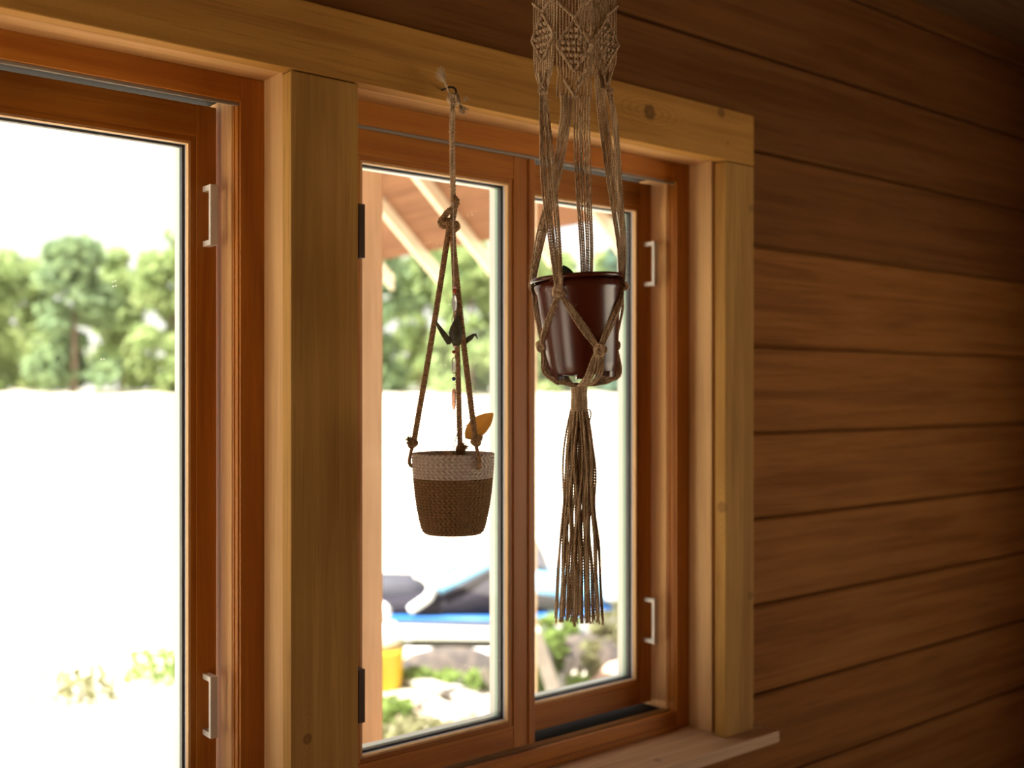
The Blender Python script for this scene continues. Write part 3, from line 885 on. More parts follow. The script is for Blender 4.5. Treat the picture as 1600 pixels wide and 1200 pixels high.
# pot geometry (axis slightly tilted)
POT_TOP = Q(901, 434); POT_BOT = Q(911, 586)
POT_H = float(np.linalg.norm(POT_TOP - POT_BOT))
R_TOP, R_BOT = 0.0855, 0.0665
def pot_c(z):
    t = (z - POT_BOT[2]) / (POT_TOP[2] - POT_BOT[2])
    return POT_BOT + (POT_TOP - POT_BOT) * t, R_BOT + (R_TOP - R_BOT) * t
def hug(px, py, side=-1, gap=0.0035):
    """point on the pot's surface under the pixel (side -1 near, +1 far)"""
    w = 0.0
    for _ in range(4):
        q = Q(px, py, w)
        c, r = pot_c(q[2])
        r = r + gap + (0.006 if q[2] > POT_TOP[2] - .016 else 0)
        du = q[0] - c[0]
        w = c[1] + side * math.sqrt(max(r * r - du * du, 0))
    q = Q(px, py, w); c, r = pot_c(q[2]); du = q[0] - c[0]
    if abs(du) > r + gap: q[0] = c[0] + math.copysign(r + gap, du)
    return q

pc = Vector(tuple(POT_BOT))
pw = Matrix.Rotation(YAW, 4, 'Z') @ pc
pot = empty('nursery_pot', (MC.x + pw.x, MC.y + pw.y, MBASE + pw.z), YAW)
tilt = math.atan2(POT_TOP[0] - POT_BOT[0], POT_TOP[2] - POT_BOT[2])
pot.rotation_euler = (0, tilt, YAW)
pot.rotation_mode = 'XYZ'
tag(pot, 'glossy reddish brown plastic nursery pot cradled in the macrame hanger', 'pot')
M['potm'] = plain('brown_plastic', (0.090, 0.015, 0.005), 0.26, var=0.15, scale=8, spec=0.6)
M['potin'] = plain('pot_soil', (0.035, 0.025, 0.02), 0.95, var=0.5, scale=60, bump=.6)
hh = POT_H
body = MB().lathe([(0, .006), (R_BOT - .012, .006), (R_BOT - .008, .0), (R_BOT - .002, .001), (R_BOT, .005), (R_BOT + .0015, .012), (R_BOT + .003, .016),
                   (R_BOT + .0035, .022), (R_TOP - .0025, hh - .030), (R_TOP - .0005, hh - .026), (R_TOP - .0005, hh - .014), (R_TOP - .003, hh - .012),
                   (R_TOP - .0035, hh - .004), (R_TOP - .005, hh - .03), (R_BOT, .02), (0, .02)], 64)
pot_body = body.build('body', M['potm'], pot, smooth=True)
MB().lathe([(R_TOP - .004, hh - .006), (R_TOP + .004, hh - .0075), (R_TOP + .0065, hh - .005), (R_TOP + .0065, hh - .001), (R_TOP + .004, hh + .001), (R_TOP - .004, hh)], 64, closed=True).build('rim', M['potm'], pot, smooth=True)
MB().lathe([(0, hh - .034), (R_TOP - .006, hh - .036), (R_TOP - .006, hh - .04), (0, hh - .05)], 40).build('soil', M['potin'], pot, smooth=True)
for k in range(6):
    a = k * math.pi / 3 + .5
    ft = MB(); r0 = R_BOT - .004
    vv = []
    for da in (-.20, -.07, .07, .20):
        for (rr, zz) in ((r0 - .01, -.007), (r0 + .003, -.007), (r0 + .0045, .004), (r0 - .01, .004)):
            vv.append((rr * math.cos(a + da), rr * math.sin(a + da), zz))
    ff = []
    for i in range(3):
        for j in range(4): ff.append((i * 4 + j, (i + 1) * 4 + j, (i + 1) * 4 + (j + 1) % 4, i * 4 + (j + 1) % 4))
    ff += [(0, 1, 2, 3), (15, 14, 13, 12)]
    ft.add(vv, ff); ft.build('foot', M['potm'], pot_body)
# small dark leaf poking out of the pot
def leaf_mesh(L, W, curl=0.15, n=9, m=5, fold=.12):
    vv = []; ff = []
    for i in range(n + 1):
        t = i / n
        hw = W * (math.sin(math.pi * t ** .85) ** .75 if 0 < t < 1 else 0.02)
        for j in range(m + 1):
            s_ = j / m * 2 - 1
            vv.append((t * L, s_ * hw, fold * hw * abs(s_) - curl * L * (t - .5) ** 2 + .0006))
    top = len(vv)
    vv += [(x, y, z - .0012) for (x, y, z) in vv[:top]]
    for i in range(n):
        for j in range(m):
            a = i * (m + 1) + j
            ff.append((a, a + m + 1, a + m + 2, a + 1)); ff.append((top + a, top + a + 1, top + a + m + 2, top + a + m + 1))
    return vv, ff
lq = Q(894, 441, -.02)
lw = Matrix.Rotation(YAW, 4, 'Z') @ Vector(tuple(lq))
lf = empty('seedling', (MC.x + lw.x, MC.y + lw.y, MBASE + lw.z - .028), YAW)
tag(lf, 'dark green leaf tip poking above the rim of the brown pot', 'plant')
vv, ff = leaf_mesh(.045, .011)
o = MB().add(vv, ff).build('leaf', plain('dark_leaf', (.03, .05, .03), .6), lf, (0.004, 0, .022), smooth=True)
o.rotation_euler = (math.radians(80), math.radians(-60), math.radians(190))
MB().tube([(0, 0, -.004), (.001, 0, .012), (.004, 0, .024)], .0016, 6).build('stem', plain('dark_stem', (.05, .06, .03), .6), lf, smooth=True)

jr = random.Random(3)
def ribbon(path, n, w0, w1, w2, r=.0017, flat=None, mb=None, seed=0, slack=.0012, two=True):
    """n cords lying side by side along a path; widths at start, middle and end"""
    mb = mb or MB()
    rr = random.Random(seed)
    P = resample(smooth_path(path, 6), .006)
    m = len(P)
    T = np.gradient(P, axis=0); T /= np.linalg.norm(T, axis=1, keepdims=True)
    t = np.linspace(0, 1, m)
    wd = np.where(t < .5, w0 + (w1 - w0) * np.sin(t * math.pi), w2 + (w1 - w2) * np.sin(t * math.pi))
    fl = np.asarray(flat if flat is not None else (1, 0, 0), float)
    A = fl[None, :] - T * (T @ fl)[:, None] if fl.ndim == 1 else fl
    A /= np.linalg.norm(A, axis=1, keepdims=True)
    B = np.cross(T, A)
    for k in range(n):
        s = (k + .5) / n * 2 - 1
        ph = rr.uniform(0, 6.28); am = slack * rr.uniform(.3, 1)
        dep = rr.uniform(-1, 1) * .0016
        off = (s * wd / 2)[:, None] * A + (dep + am * np.sin(t * 5 + ph) * np.sin(t * math.pi))[:, None] * B + (am * .8 * np.sin(t * 7 + ph * 2) * np.sin(t * math.pi))[:, None] * A
        if two: mb.twist(P + off, r * 1.08, 2, .011, 5, 6, phase=ph)
        else: mb.tube(P + off, r, 5)
    return mb
def knotmesh(c, size, mb=None, r=.0021, ax=0.0, sq=(1, .75, 1.0), seed=0):
    """a tight knot: a few wound loops"""
    mb = mb or MB(); rr = random.Random(seed)
    c = np.asarray(c)
    for j, (p_, q_) in enumerate(((2, 3), (3, 2), (3, 4))):
        pts = []
        ph = rr.uniform(0, 6.28)
        for i in range(72):
            t = 2 * math.pi * i / 72
            rad = size * (.62 + .34 * math.cos(q_ * t + ph)) * (1 - .12 * j)
            x, y, z = rad * math.cos(p_ * t), size * .5 * math.sin(q_ * t + ph), rad * math.sin(p_ * t)
            ca, sa = math.cos(ax), math.sin(ax)
            x, z = ca * x - sa * z, sa * x + ca * z
            pts.append((c[0] + x * sq[0], c[1] + y * sq[1], c[2] + z * sq[2]))
        mb.tube(pts, r, 5, closed=True)
    return mb
fuzz = MB()
fr = random.Random(21)
def add_fuzz(P, rad, count, length=.007):
    P = np.asarray(P)
    for _ in range(count):
        i = fr.randrange(len(P)); p = P[i]
        a = fr.uniform(0, 6.28); e = fr.uniform(-.8, .8)
        d = np.array([math.cos(a) , math.sin(a), e]); L = length * fr.uniform(.4, 1.6)
        s0 = p + np.array([math.cos(a), math.sin(a), 0]) * rad * .7
        b_ = np.array([fr.uniform(-1, 1), fr.uniform(-1, 1), fr.uniform(-1, 1)]) * L * .35
        fuzz.tube([s0, s0 + d * L * .5 + b_ * .4, s0 + d * L + b_], [.00022, .00018, .00010], 3)

# --- upper woven panels
def panel(pl, pr, w, top, bot, diamonds, vee, nc, seed, yaw=0.0, gather=1.0):
    """flat macrame panel between pixel columns pl..pr; cords, hitch ridges and knot field"""
    mb = MB()
    rr = random.Random(seed)
    zt, zb = Q(0, top, w)[2], Q(0, bot, w)[2]
    ul, ur = Q(pl, 0, w)[0], Q(pr, 0, w)[0]
    uc = (ul + ur) / 2; W = (ur - ul) / math.cos(yaw)
    def place(s, z, d=0.0):
        x = s * W / 2
        return np.array([uc + x * math.cos(yaw) - d * math.sin(yaw) * -1, w + x * math.sin(yaw) + d * -math.cos(yaw), z])
    # hidden spans of cords under a diamond's knot field
    dz = [(Q(0, a, w)[2], Q(0, b, w)[2]) for (a, b) in diamonds]
    for k in range(nc):
        s = (k + .5) / nc * 2 - 1
        zs = np.linspace(zt, zb, 60)
        pts = []
        for z in zs:
            pull = 0.0; dep = 0.0
            for (za, zb_) in dz:
                zm, hz = (za + zb_) / 2, (za - zb_) / 2
                q = 1 - abs(z - zm) / hz
                if q > 0 and abs(s) < q: dep = -.007
                e = 1 - abs(z - (zb_ - .006)) / .02
                if e > 0: pull += -.10 * e * s
            tq = max(0.0, 1 - (z - zb) / .07); tq = tq * tq * (3 - 2 * tq)
            pts.append(place((s + pull) * (1 + (gather - 1) * tq) + rr.uniform(-.006, .006), z, dep))
        mb.twist(pts, .0022, 2, .012, 5, 6, phase=rr.uniform(0, 6))
    for (za, zb_) in dz:
        zm, hz = (za + zb_) / 2, (za - zb_) / 2
        for sgn in (-1, 1):
            for sg2 in (-1, 1):
                pts = [place(sgn * (1 - t) * .97, zm + sg2 * hz * t, .0042) for t in np.linspace(0, 1, 14)]
                mb.twist(pts, .0036, 2, .009, 5, 6)
        nrow = max(3, int(hz * 2 / .0118))
        for i in range(nrow):
            z = za - (i + .5) / nrow * 2 * hz
            q = 1 - abs(z - zm) / hz
            cnt = int(q * W / .0108)
            for j in range(cnt):
                s = ((j + .5) / cnt * 2 - 1) * q * .84
                p = place(s, z + rr.uniform(-.0006, .0006), .002)
                mb.ball(p, .0050, .0046, .0042, 8, 5)
                pa = [place(s - .006 / (W / 2), z + .003, .004), place(s, z + .0005, .0062), place(s + .006 / (W / 2), z + .003, .004)]
                mb.tube(pa, .0012, 4)
    for (pa, pb, py0, py1) in vee:         # slanted hitch ridges given in fractions of width
        pts = [place(pa + (pb - pa) * t, Q(0, py0 + (py1 - py0) * t, w)[2], .0042) for t in np.linspace(0, 1, 14)]
        mb.twist(pts, .0034, 2, .009, 5, 6)
        for t in np.linspace(.05, .95, 8):
            mb.ball(place(pa + (pb - pa) * t, Q(0, py0 + (py1 - py0) * t, w)[2], .003), .0030, .0030, .0034, 6, 4)
    return mb
front = panel(868, 926, -.035, -34, 152, [(32, 112)], [(-.95, 0, 4, 28), (.95, 0, -4, 28), (-.55, 0, 126, 150), (.55, 0, 122, 150), (.8, .1, 104, 132)], 12, 1, .05)
front.build('woven_panel', M['jute'], mac, smooth=True)
left = panel(833, 867, -.005, -34, 150, [(22, 96)], [(-.9, 0, 0, 18), (.9, 0, 0, 18), (-.35, 0, 112, 140), (.35, 0, 112, 140)], 10, 2, math.radians(-46), .30)
left.build('woven_panel', M['jute'], mac, smooth=True)
right = panel(924, 966, .020, -34, 140, [(30, 104)], [(-.9, 0, 4, 26), (.9, 0, 4, 26), (-.4, 0, 112, 136), (.4, 0, 112, 136)], 10, 3, math.radians(40), .35)
right.build('woven_panel', M['jute'], mac, smooth=True)
back = panel(905, 962, .065, -34, 118, [(20, 96)], [(-.9, 0, 0, 18), (.9, 0, 0, 18)], 12, 4, math.radians(-8), .55)
back.build('woven_panel', M['jute'], mac, smooth=True)

# --- long arms from the panels to the pot
K1, K2, K3, K4 = hug(874, 457), hug(936, 547), hug(846, 541), hug(976, 447)
KB = hug(834, 446, 1); KC = hug(918, 452, 1)
K5, K6 = hug(960, 540, 1), hug(872, 540, 1)
def arm(pts, n, w0, w1, w2, flat=(1, 0, 0), seed=0, fz=60, name='cord_bundle', r=.0017):
    mb = ribbon(pts, n, w0, w1, w2, r=r, flat=flat, seed=seed)
    add_fuzz(resample(smooth_path(pts, 6), .004), max(w0, w1, w2) * .42, fz)
    return mb.build(name, M['jute'], mac, smooth=True)
rimA = hug(872, 437)
arm([Q(849, 146, -.008), Q(852, 200, -.03), Q(858, 290, -.055), Q(867, 380, -.082), rimA + np.array([0, -.002, 0]), K1], 7, .014, .030, .014, seed=1, fz=200, r=.0021)
arm([Q(886, 150, -.035), Q(884, 190, -.034), Q(868, 280, -.02), Q(846, 370, .0), hug(833, 436, 1), KB], 7, .030, .026, .013, flat=(.8, .6, 0), seed=2, fz=180, r=.0021)
arm([Q(910, 150, -.035), Q(909, 200, -.02), Q(912, 300, .03), Q(916, 380, .07), hug(917, 438, 1), KC], 7, .034, .033, .022, seed=3, fz=180, r=.0021)
arm([Q(936, 116, .062), Q(942, 180, .056), Q(957, 290, .04), Q(970, 380, .02), hug(977, 436), K4], 6, .022, .022, .011, flat=(.9, -.4, 0), seed=4, fz=130, r=.0021)
arm([Q(951, 138, .020), Q(960, 190, .02), Q(968, 290, .016), Q(974, 380, .008), hug(977, 436) + np.array([.002, -.003, 0]), K4], 4, .010, .014, .008, flat=(.9, -.4, 0), seed=41, fz=130, r=.0021)
for (c, sz, sd) in ((Q(848, 140, -.012), .0095, 1), (Q(952, 142, .016), .0080, 2)):
    knotmesh(c, sz, seed=sd, r=.0019).build('knot', M['jute'], mac, smooth=True)
def along(a, b, n=7, side=-1, via=None, gap=.0035):
    """cord path on the pot between two pixels"""
    pts = []
    for t in np.linspace(0, 1, n):
        x = a[0] + (b[0] - a[0]) * t; y = a[1] + (b[1] - a[1]) * t
        if via is not None:
            x += via[0] * math.sin(math.pi * t); y += via[1] * math.sin(math.pi * t)
        pts.append(hug(x, y, side, gap))
    return pts
def net(pts, n, w, seed, name='net_cord', fz=45):
    mb = ribbon(pts, n, w * .6, w * 1.3, w * .6, r=.0021, flat=(1, .2, 0), seed=seed)
    add_fuzz(resample(smooth_path(pts, 6), .004), w * .45, fz)
    mb.build(name, M['jute'], mac, smooth=True)
G = Q(905, 604, 0)
net(along((872, 460), (846, 538)), 5, .013, 11)
net(along((876, 460), (934, 544)), 5, .013, 12)
net(along((975, 450), (938, 544)), 5, .013, 13)
net(along((831, 446), (843, 538), side=1, via=(-4, 0))[:-1] + [K3], 4, .009, 14)
net([K4] + along((972, 470), (960, 538), side=1) + [K5], 4, .010, 15)
net([KC] + along((920, 460), (958, 538), side=1) + [K5], 4, .010, 16)
net([KC] + along((914, 460), (874, 538), side=1) + [K6], 4, .010, 17)
net([KB] + along((838, 460), (870, 538), side=1) + [K6], 4, .010, 18)
pb = Q(911, 592)[2]
def under(k, mids, n, w, seed):
    net([k] + mids + [G + np.array([0, 0, .004])], n, w, seed, fz=60)
under(K2, [hug(934, 560), hug(929, 583) + np.array([0, -.002, 0]), Q(920, 597, -.045), Q(911, 602, -.014)], 11, .026, 21)
under(K3, [hug(848, 560), hug(856, 580) + np.array([-.002, 0, -.002]), Q(872, 594, -.03), Q(892, 601, -.012)], 7, .014, 22)
under(K5, [hug(963, 560, 1), hug(962, 584, 1) + np.array([.003, 0, -.001]), Q(946, 594, .025), Q(922, 601, .01)], 8, .014, 23)
under(K6, [hug(872, 565, 1), hug(880, 585, 1), Q(888, 598, .03), Q(900, 603, .01)], 7, .014, 24)
for i, (k, sz, ax) in enumerate(((K1, .0125, .3), (K2, .0130, .2), (K3, .0105, .5), (K4, .0105, .1), (KB, .008, 0), (KC, .009, 0), (K5, .009, .2), (K6, .009, .2))):
    c = pot_c(k[2])[0]; d = k - c; d[2] = 0; d /= np.linalg.norm(d)
    knotmesh(k + d * .003, sz, seed=30 + i, ax=ax, r=.0027).build('knot', M['jute'], mac, smooth=True)
# wrapped collar and tassel
wr = MB()
z0, z1 = Q(0, 604)[2], Q(0, 642)[2]
turns = 13
pts = []
for i in range(turns * 18 + 1):
    a = i / 18 * 2 * math.pi; t = i / (turns * 18)
    rad = .0152 - .0006 * math.sin(t * math.pi * 2)
    pts.append((rad * math.cos(a) + G[0], rad * math.sin(a), z0 + (z1 - z0) * t))
wr.tube(pts, .0020, 5)
wr.lathe([(0, z1 + .001), (.0145, z1), (.0145, z0), (0, z0 + .003)], 20)
wr.build('wrapped_collar', M['jute'], mac, smooth=True)
tas = MB(); ends = MB()
tr_ = random.Random(9)
nt_ = 54
for k in range(nt_):
    a = k * 2.39996; rr0 = math.sqrt((k + .5) / nt_)
    x0, y0_ = .0135 * rr0 * math.cos(a), .0135 * rr0 * math.sin(a)
    xb = .050 * rr0 * math.cos(a) + tr_.uniform(-.006, .006) + .0015; yb = .036 * rr0 * math.sin(a) + tr_.uniform(-.005, .005)
    zb = tr_.uniform(.0, .016)
    zt = z1 + .012
    ph = tr_.uniform(0, 6.28); am = tr_.uniform(.0015, .0042); fq = tr_.uniform(1.2, 2.8)
    pts = []
    for t in np.linspace(0, 1, 28):
        e = t ** .72
        wv = am * math.sin(fq * 2 * math.pi * t + ph) * math.sin(math.pi * min(1, t * 1.1))
        bul = .004 * math.sin(math.pi * min(1, t * 2.2)) if t < .45 else 0
        pts.append((x0 + (xb - x0) * e + wv + math.copysign(bul, x0) * rr0 + G[0], y0_ + (yb - y0_) * e + wv * .6, zt + (zb - zt) * t))
    tas.twist(pts, .0024, 2, .011, 5, 6, phase=ph)
    add_fuzz(pts, .0016, 5, .005)
    e_ = np.array(pts[-1])
    for j in range(9):
        d = np.array([tr_.uniform(-.35, .35), tr_.uniform(-.35, .35), -1]); d /= np.linalg.norm(d)
        ends.tube([e_ + (0, 0, .004), e_ + d * .009 * tr_.uniform(.6, 1.3)], [.0009, .0004], 3)
loop = smooth_path([Q(915, 640, -.008), Q(922, 641, -.012), Q(923, 650, -.012), Q(920, 662, -.010)], 8)
tas.twist(loop, .0018, 2, .009, 4, 6)
tas_o = tas.build('tassel', M['jute'], mac, smooth=True)
tag(ends.build('frayed_ends', M['jute'], tas_o), kind='stuff')
# top: cords gathering to a ring, hung from a ceiling hook
RZ = 1.10 - MBASE
topc = MB()
for (px, w, nn, wd_) in ((850, -.005, 7, .03), (897, -.035, 8, .06), (945, .02, 8, .04), (933, .065, 8, .06)):
    a = Q(px, -34, w)
    ribbon([a, a * .6 + np.array([0, 0, RZ]) * .4, np.array([0, 0, RZ - .02])], nn, wd_, wd_ * .6, .01, flat=(1, 0, 0), mb=topc, seed=px)
topc.build('top_cords', M['jute'], mac, smooth=True)
MB().tube([(.024 * math.cos(t), 0, RZ + .02 * 0 + .024 * math.sin(t)) for t in np.linspace(0, 2 * math.pi, 33)[:-1]], .004, 8, closed=True).build('ring', M['post'], mac, smooth=True)
tag(fuzz.build('loose_fibres', M['fray'], mac), kind='stuff')
hk = MB()
hk.tube(smooth_path([(0, 0, CEIL - MBASE + .01), (0, 0, RZ + .07), (.016, 0, RZ + .05), (.018, 0, RZ + .03), (0, 0, RZ + .0165), (-.016, 0, RZ + .028)], 6), .0025, 7)
hko = hk.build('ceiling_hook', M['hookm'], None, (MC.x, MC.y, MBASE), smooth=True, rotz=YAW)
tag(hko, 'dark metal hook in the ceiling above the macrame hanger', 'hook')

# ------------------------------------------------------------------ rope basket hanging from the header
BP = onY(708, 614, -0.045)
ZB = BP.x * V[0] + (BP.y + D) * V[1]
BB = (CY - 833) / F * ZB
bas = empty('hanging_rope_basket', (BP.x, BP.y, BB), YAW)
tag(bas, 'small two-tone coiled rope basket, white above tan, hung on three ropes', 'basket')
def QB(px, py, w=0.0):
    return np.array([(px - CX) * (ZB + w) / F - (708 - CX) * ZB / F, w, (CY - py) * (ZB + w) / F - BB])
SB = ZB / F
def coil_mat(name, col, col2):
    m, nt, b = new_mat(name)
    tc = N(nt, 'ShaderNodeTexCoord')
    sep = N(nt, 'ShaderNodeSeparateXYZ'); nt.links.new(tc.outputs['Object'], sep.inputs[0])
    at2 = N(nt, 'ShaderNodeMath', operation='ARCTAN2'); nt.links.new(sep.outputs[1], at2.inputs[0]); nt.links.new(sep.outputs[0], at2.inputs[1])
    ma = N(nt, 'ShaderNodeMath', operation='MULTIPLY'); ma.inputs[1].default_value = 46.0; nt.links.new(at2.outputs[0], ma.inputs[0])
    mz = N(nt, 'ShaderNodeMath', operation='MULTIPLY'); mz.inputs[1].default_value = 2 * math.pi / .0124; nt.links.new(sep.outputs[2], mz.inputs[0])
    tri = N(nt, 'ShaderNodeMath', operation='SINE'); nt.links.new(mz.outputs[0], tri.inputs[0])
    ad = N(nt, 'ShaderNodeMath', operation='MULTIPLY_ADD'); nt.links.new(tri.outputs[0], ad.inputs[0]); ad.inputs[1].default_value = 1.6; nt.links.new(ma.outputs[0], ad.inputs[2])
    si = N(nt, 'ShaderNodeMath', operation='SINE'); nt.links.new(ad.outputs[0], si.inputs[0])
    no = N(nt, 'ShaderNodeTexNoise'); no.inputs['Scale'].default_value = 220; nt.links.new(tc.outputs['Object'], no.inputs['Vector'])
    c = mixcol(nt, col, col2, maprange(nt, si.outputs[0], -.2, 1.0, 0, .55))
    c = mixcol(nt, c, tuple(x * .75 for x in col), maprange(nt, no.outputs[0], .4, .7, 0, .6))
    nt.links.new(c, b.inputs['Base Color']); b.inputs['Roughness'].default_value = .95; b.inputs['Specular IOR Level'].default_value = .1
    bp = N(nt, 'ShaderNodeBump'); bp.inputs['Strength'].default_value = .7; bp.inputs['Distance'].default_value = .0018
    nt.links.new(si.outputs[0], bp.inputs['Height']); nt.links.new(bp.outputs[0], b.inputs['Normal'])
    return m
M['coil_tan'] = coil_mat('tan_coiled_rope', (0.29, 0.165, 0.075), (0.17, 0.09, 0.038))
M['coil_white'] = coil_mat('white_coiled_rope', (0.68, 0.58, 0.49), (0.48, 0.38, 0.30))
HB = 125 * SB
CO = .0062
def bas_r(z):
    t = z / HB
    pr = [(0, 44), (.02, 47), (.06, 50), (.15, 53), (.30, 57), (.5, 60.5), (.70, 63), (.85, 64.5), (1, 65)]
    return float(np.interp(t, [a for a, _ in pr], [b for _, b in pr])) * SB
def coil_rows(z0, z1, outer=True):
    pr = []
    n = int(round((z1 - z0) / CO)); 
    for i in range(n):
        zc = z0 + (i + .5) * (z1 - z0) / n; hz = (z1 - z0) / n / 2
        r = bas_r(zc)
        for a in (-80, -40, 0, 40, 80):
            pr.append((r - .0028 + .0030 * math.cos(math.radians(a)), zc + hz * math.sin(math.radians(a))))
    return pr
ZS = 87 * SB
out = coil_rows(0.004, ZS)
base = [(0, .0)] + [(44 * SB * k / 8, .0006 * (k % 2)) for k in range(1, 9)]
MB().lathe(base + out + [(bas_r(ZS) - .005, ZS), (bas_r(.02) - .006, .01), (0, .008)], 72).build('basket_body', M['coil_tan'], bas, smooth=True)
out = coil_rows(ZS, HB)
MB().lathe([(bas_r(ZS) - .005, ZS)] + out + [(bas_r(HB) - .003, HB + .001), (bas_r(HB) - .0062, HB - .002), (bas_r(ZS) - .006, ZS)], 72).build('rim_band', M['coil_white'], bas, smooth=True)
# ropes
rope_r = .0066
ftop = QB(706, 352)
fz_b = MB(); _f = fuzz
legs = [((646, 694), -.012, 0), ((743, 691), -.062, 1), ((719, 704), .072, 2)]
for (pp_, w, sd) in legs:
    e = QB(pp_[0], pp_[1], w)
    st = QB(705 + (sd - 1) * 2.2, 349, (-.003, 0, .004)[sd])
    mid = (st + e) / 2 + np.array([(.002, -.002, .001)[sd], 0, 0])
    mb = MB().twist(smooth_path([st, mid, e], 10), rope_r, 3, .019, 6, 10, phase=sd)
    leg = mb.build('rope_leg', M['jute_dark'], bas, smooth=True)
    kc = e + np.array([0, 0, -.002])
    rad = np.array([e[0], e[1], 0]); rad = rad / np.linalg.norm(rad)
    kmb = MB()
    knotmesh(kc + rad * .002 + (0, 0, .004), .0095, kmb, r=.0036, seed=50 + sd)
    # end going down through the wall of the basket
    rim = HB; ro = bas_r(HB)
    tailp = [kc, kc + rad * .004 + (0, 0, -.010), rad * (ro + .004) + (0, 0, rim - .012), rad * (ro + .003) + (0, 0, rim - .024), rad * (ro - .006) + (0, 0, rim - .030)]
    kmb.twist(smooth_path(tailp, 6), .0042, 3, .016, 5, 8)
    kmb.build('knot', M['jute_dark'], leg, smooth=True)
    tf = MB()
    side = np.array([-1 if sd == 0 else 1, -.3, .25])
    for j in range(46):
        d = side + np.array([fr.uniform(-.6, .6), fr.uniform(-.6, .6), fr.uniform(-.6, .6)]); d /= np.linalg.norm(d)
        s0 = kc + (0, 0, .008) + d * .006
        tf.tube([s0, s0 + d * fr.uniform(.007, .014)], [.0013, .0005], 3)
    tag(tf.build('frayed_end', M['jute_dark'], leg), kind='stuff')
# main rope, loop knot in the middle, tied end at the hook
HKP = QB(707, 152, -.002)
mainp = smooth_path([HKP, QB(706.5, 200), QB(707, 260), QB(708, 306), QB(707.5, 318)], 8)
mb = MB().twist(mainp, .0064, 3, .025, 6, 10)
mb.build('main_rope', M['jute'], bas, smooth=True)
lk = MB()
lk.twist(smooth_path([QB(709, 308, -.002), QB(714, 316, -.006), QB(708, 325, -.008), QB(699, 332, -.007), QB(693, 340, -.004), QB(688, 347, 0), QB(691, 353, .006), QB(699, 352, .007), QB(706, 345, .004), QB(709, 333, .002), QB(710, 322, .0)], 8), .0072, 3, .02, 6, 10)
lk.twist(smooth_path([QB(697, 345, -.009), QB(702, 350, -.010), QB(711, 349, -.008), QB(715, 354, -.003), QB(709, 359, .004), QB(700, 356, .008), QB(697, 348, .004), QB(704, 344, -.006), QB(709, 352, -.010), QB(706, 362, -.006)], 8), .0070, 3, .02, 6, 10)
lk.ball(QB(693, 347, 0), .0075, .007, .007, 10, 7)
lk.build('loop_knot', M['jute_dark'], bas, smooth=True)
tk = MB()
knotmesh(QB(709, 155, -.003), .0125, tk, r=.0040, seed=77)
tk.twist(smooth_path([QB(707, 156), QB(703, 146, -.008), QB(699, 138, -.012), QB(695, 128, -.012)], 6), .0032, 2, .02, 5, 8)
tk.twist(smooth_path([QB(709, 158), QB(716, 152, -.008), QB(719, 160, -.012), QB(720, 170, -.012)], 6), .0032, 2, .02, 5, 8)
tk.build('top_knot', M['jute'], bas, smooth=True)
ff_ = MB()
for (c, dirs, L, cnt) in ((QB(695, 128, -.012), (-.45, -.2, .9), .030, 40), (QB(720, 166, -.012), (.25, -.2, -.6), .018, 90), (QB(724, 158, -.01), (.8, -.2, .5), .012, 16)):
    for j in range(cnt):
        d = np.array(dirs) + np.array([fr.uniform(-.45, .45), fr.uniform(-.45, .45), fr.uniform(-.45, .45)]); d /= np.linalg.norm(d)
        l_ = L * fr.uniform(.5, 1.2)
        b_ = np.array([fr.uniform(-1, 1), fr.uniform(-1, 1), fr.uniform(-1, 1)]) * l_ * .15
        ff_.tube([c, c + d * l_ * .5 + b_, c + d * l_], [.0012, .0009, .0005], 3)
for j in range(150):
    p = mainp[fr.randrange(len(mainp))]; a = fr.uniform(0, 6.28); L = fr.uniform(.003, .010)
    d = np.array([math.cos(a), math.sin(a), fr.uniform(-.6, .6)])
    ff_.tube([p + d * .004, p + d * (.004 + L * .6) + (0, 0, fr.uniform(-.002, .002)), p + d * (.004 + L)], [.0003, .00025, .00015], 3)
tag(ff_.build('frayed_fibres', M['fray'], bas), kind='stuff')
# hook screwed into the header
hp = QB(710, 136)
hw = Matrix.Rotation(YAW, 4, 'Z') @ Vector(tuple(hp))
hx, hz_ = BP.x + hw.x, BB + hw.z
hb = MB().tube(smooth_path([(0, .012 - BP.y - .045 + .045, .004), (0, .03, .004), (0, .012, .003), (0, -.004, -.004), (0, -.008, -.014), (0, .002, -.022), (0, .012, -.018)], 6), .0024, 8)
hb.lathe([(0, 0), (.0001, 0)], 6)
hko = hb.build('screw_hook', M['hookm'], None, (hx, BP.y, hz_), smooth=True)
tag(hko, 'dark screw hook in the header holding the basket rope', 'hook')

# dried leaf on its stem in the basket
lp = QB(712, 712, .02)
lw = Matrix.Rotation(YAW, 4, 'Z') @ Vector(tuple(lp))
pl = empty('dried_leaf', (BP.x + lw.x, BP.y + lw.y, BB + .03), YAW)
tag(pl, 'dried tan leaf on a thin curved stem standing in the rope basket', 'leaf')
def QL(px, py, w=0.02):
    q = QB(px, py, w); return q - np.array([lp[0], lp[1], .03])
stp = smooth_path([QL(712, 790), QL(709, 712), QL(711, 690), QL(716, 676), QL(725, 667), QL(738, 660)], 8)
MB().tube(stp, .0011, 6).build('stem', plain('dark_leaf_stem', (.10, .05, .04), .7), pl, smooth=True)
a0, a1 = QL(727, 685, .012), QL(771, 645, .026)
Lf = float(np.linalg.norm(a1 - a0))
vv, ff = leaf_mesh(Lf, .021, curl=.18, n=14, m=8, fold=.25)
dl = leafy('dried_leaf_tissue', (.72, .47, .17), (.60, .36, .11), .6)
lo = MB().add(vv, ff).build('blade', dl, pl, tuple(a0), smooth=True)
dd = Vector(tuple(a1 - a0)).normalized()
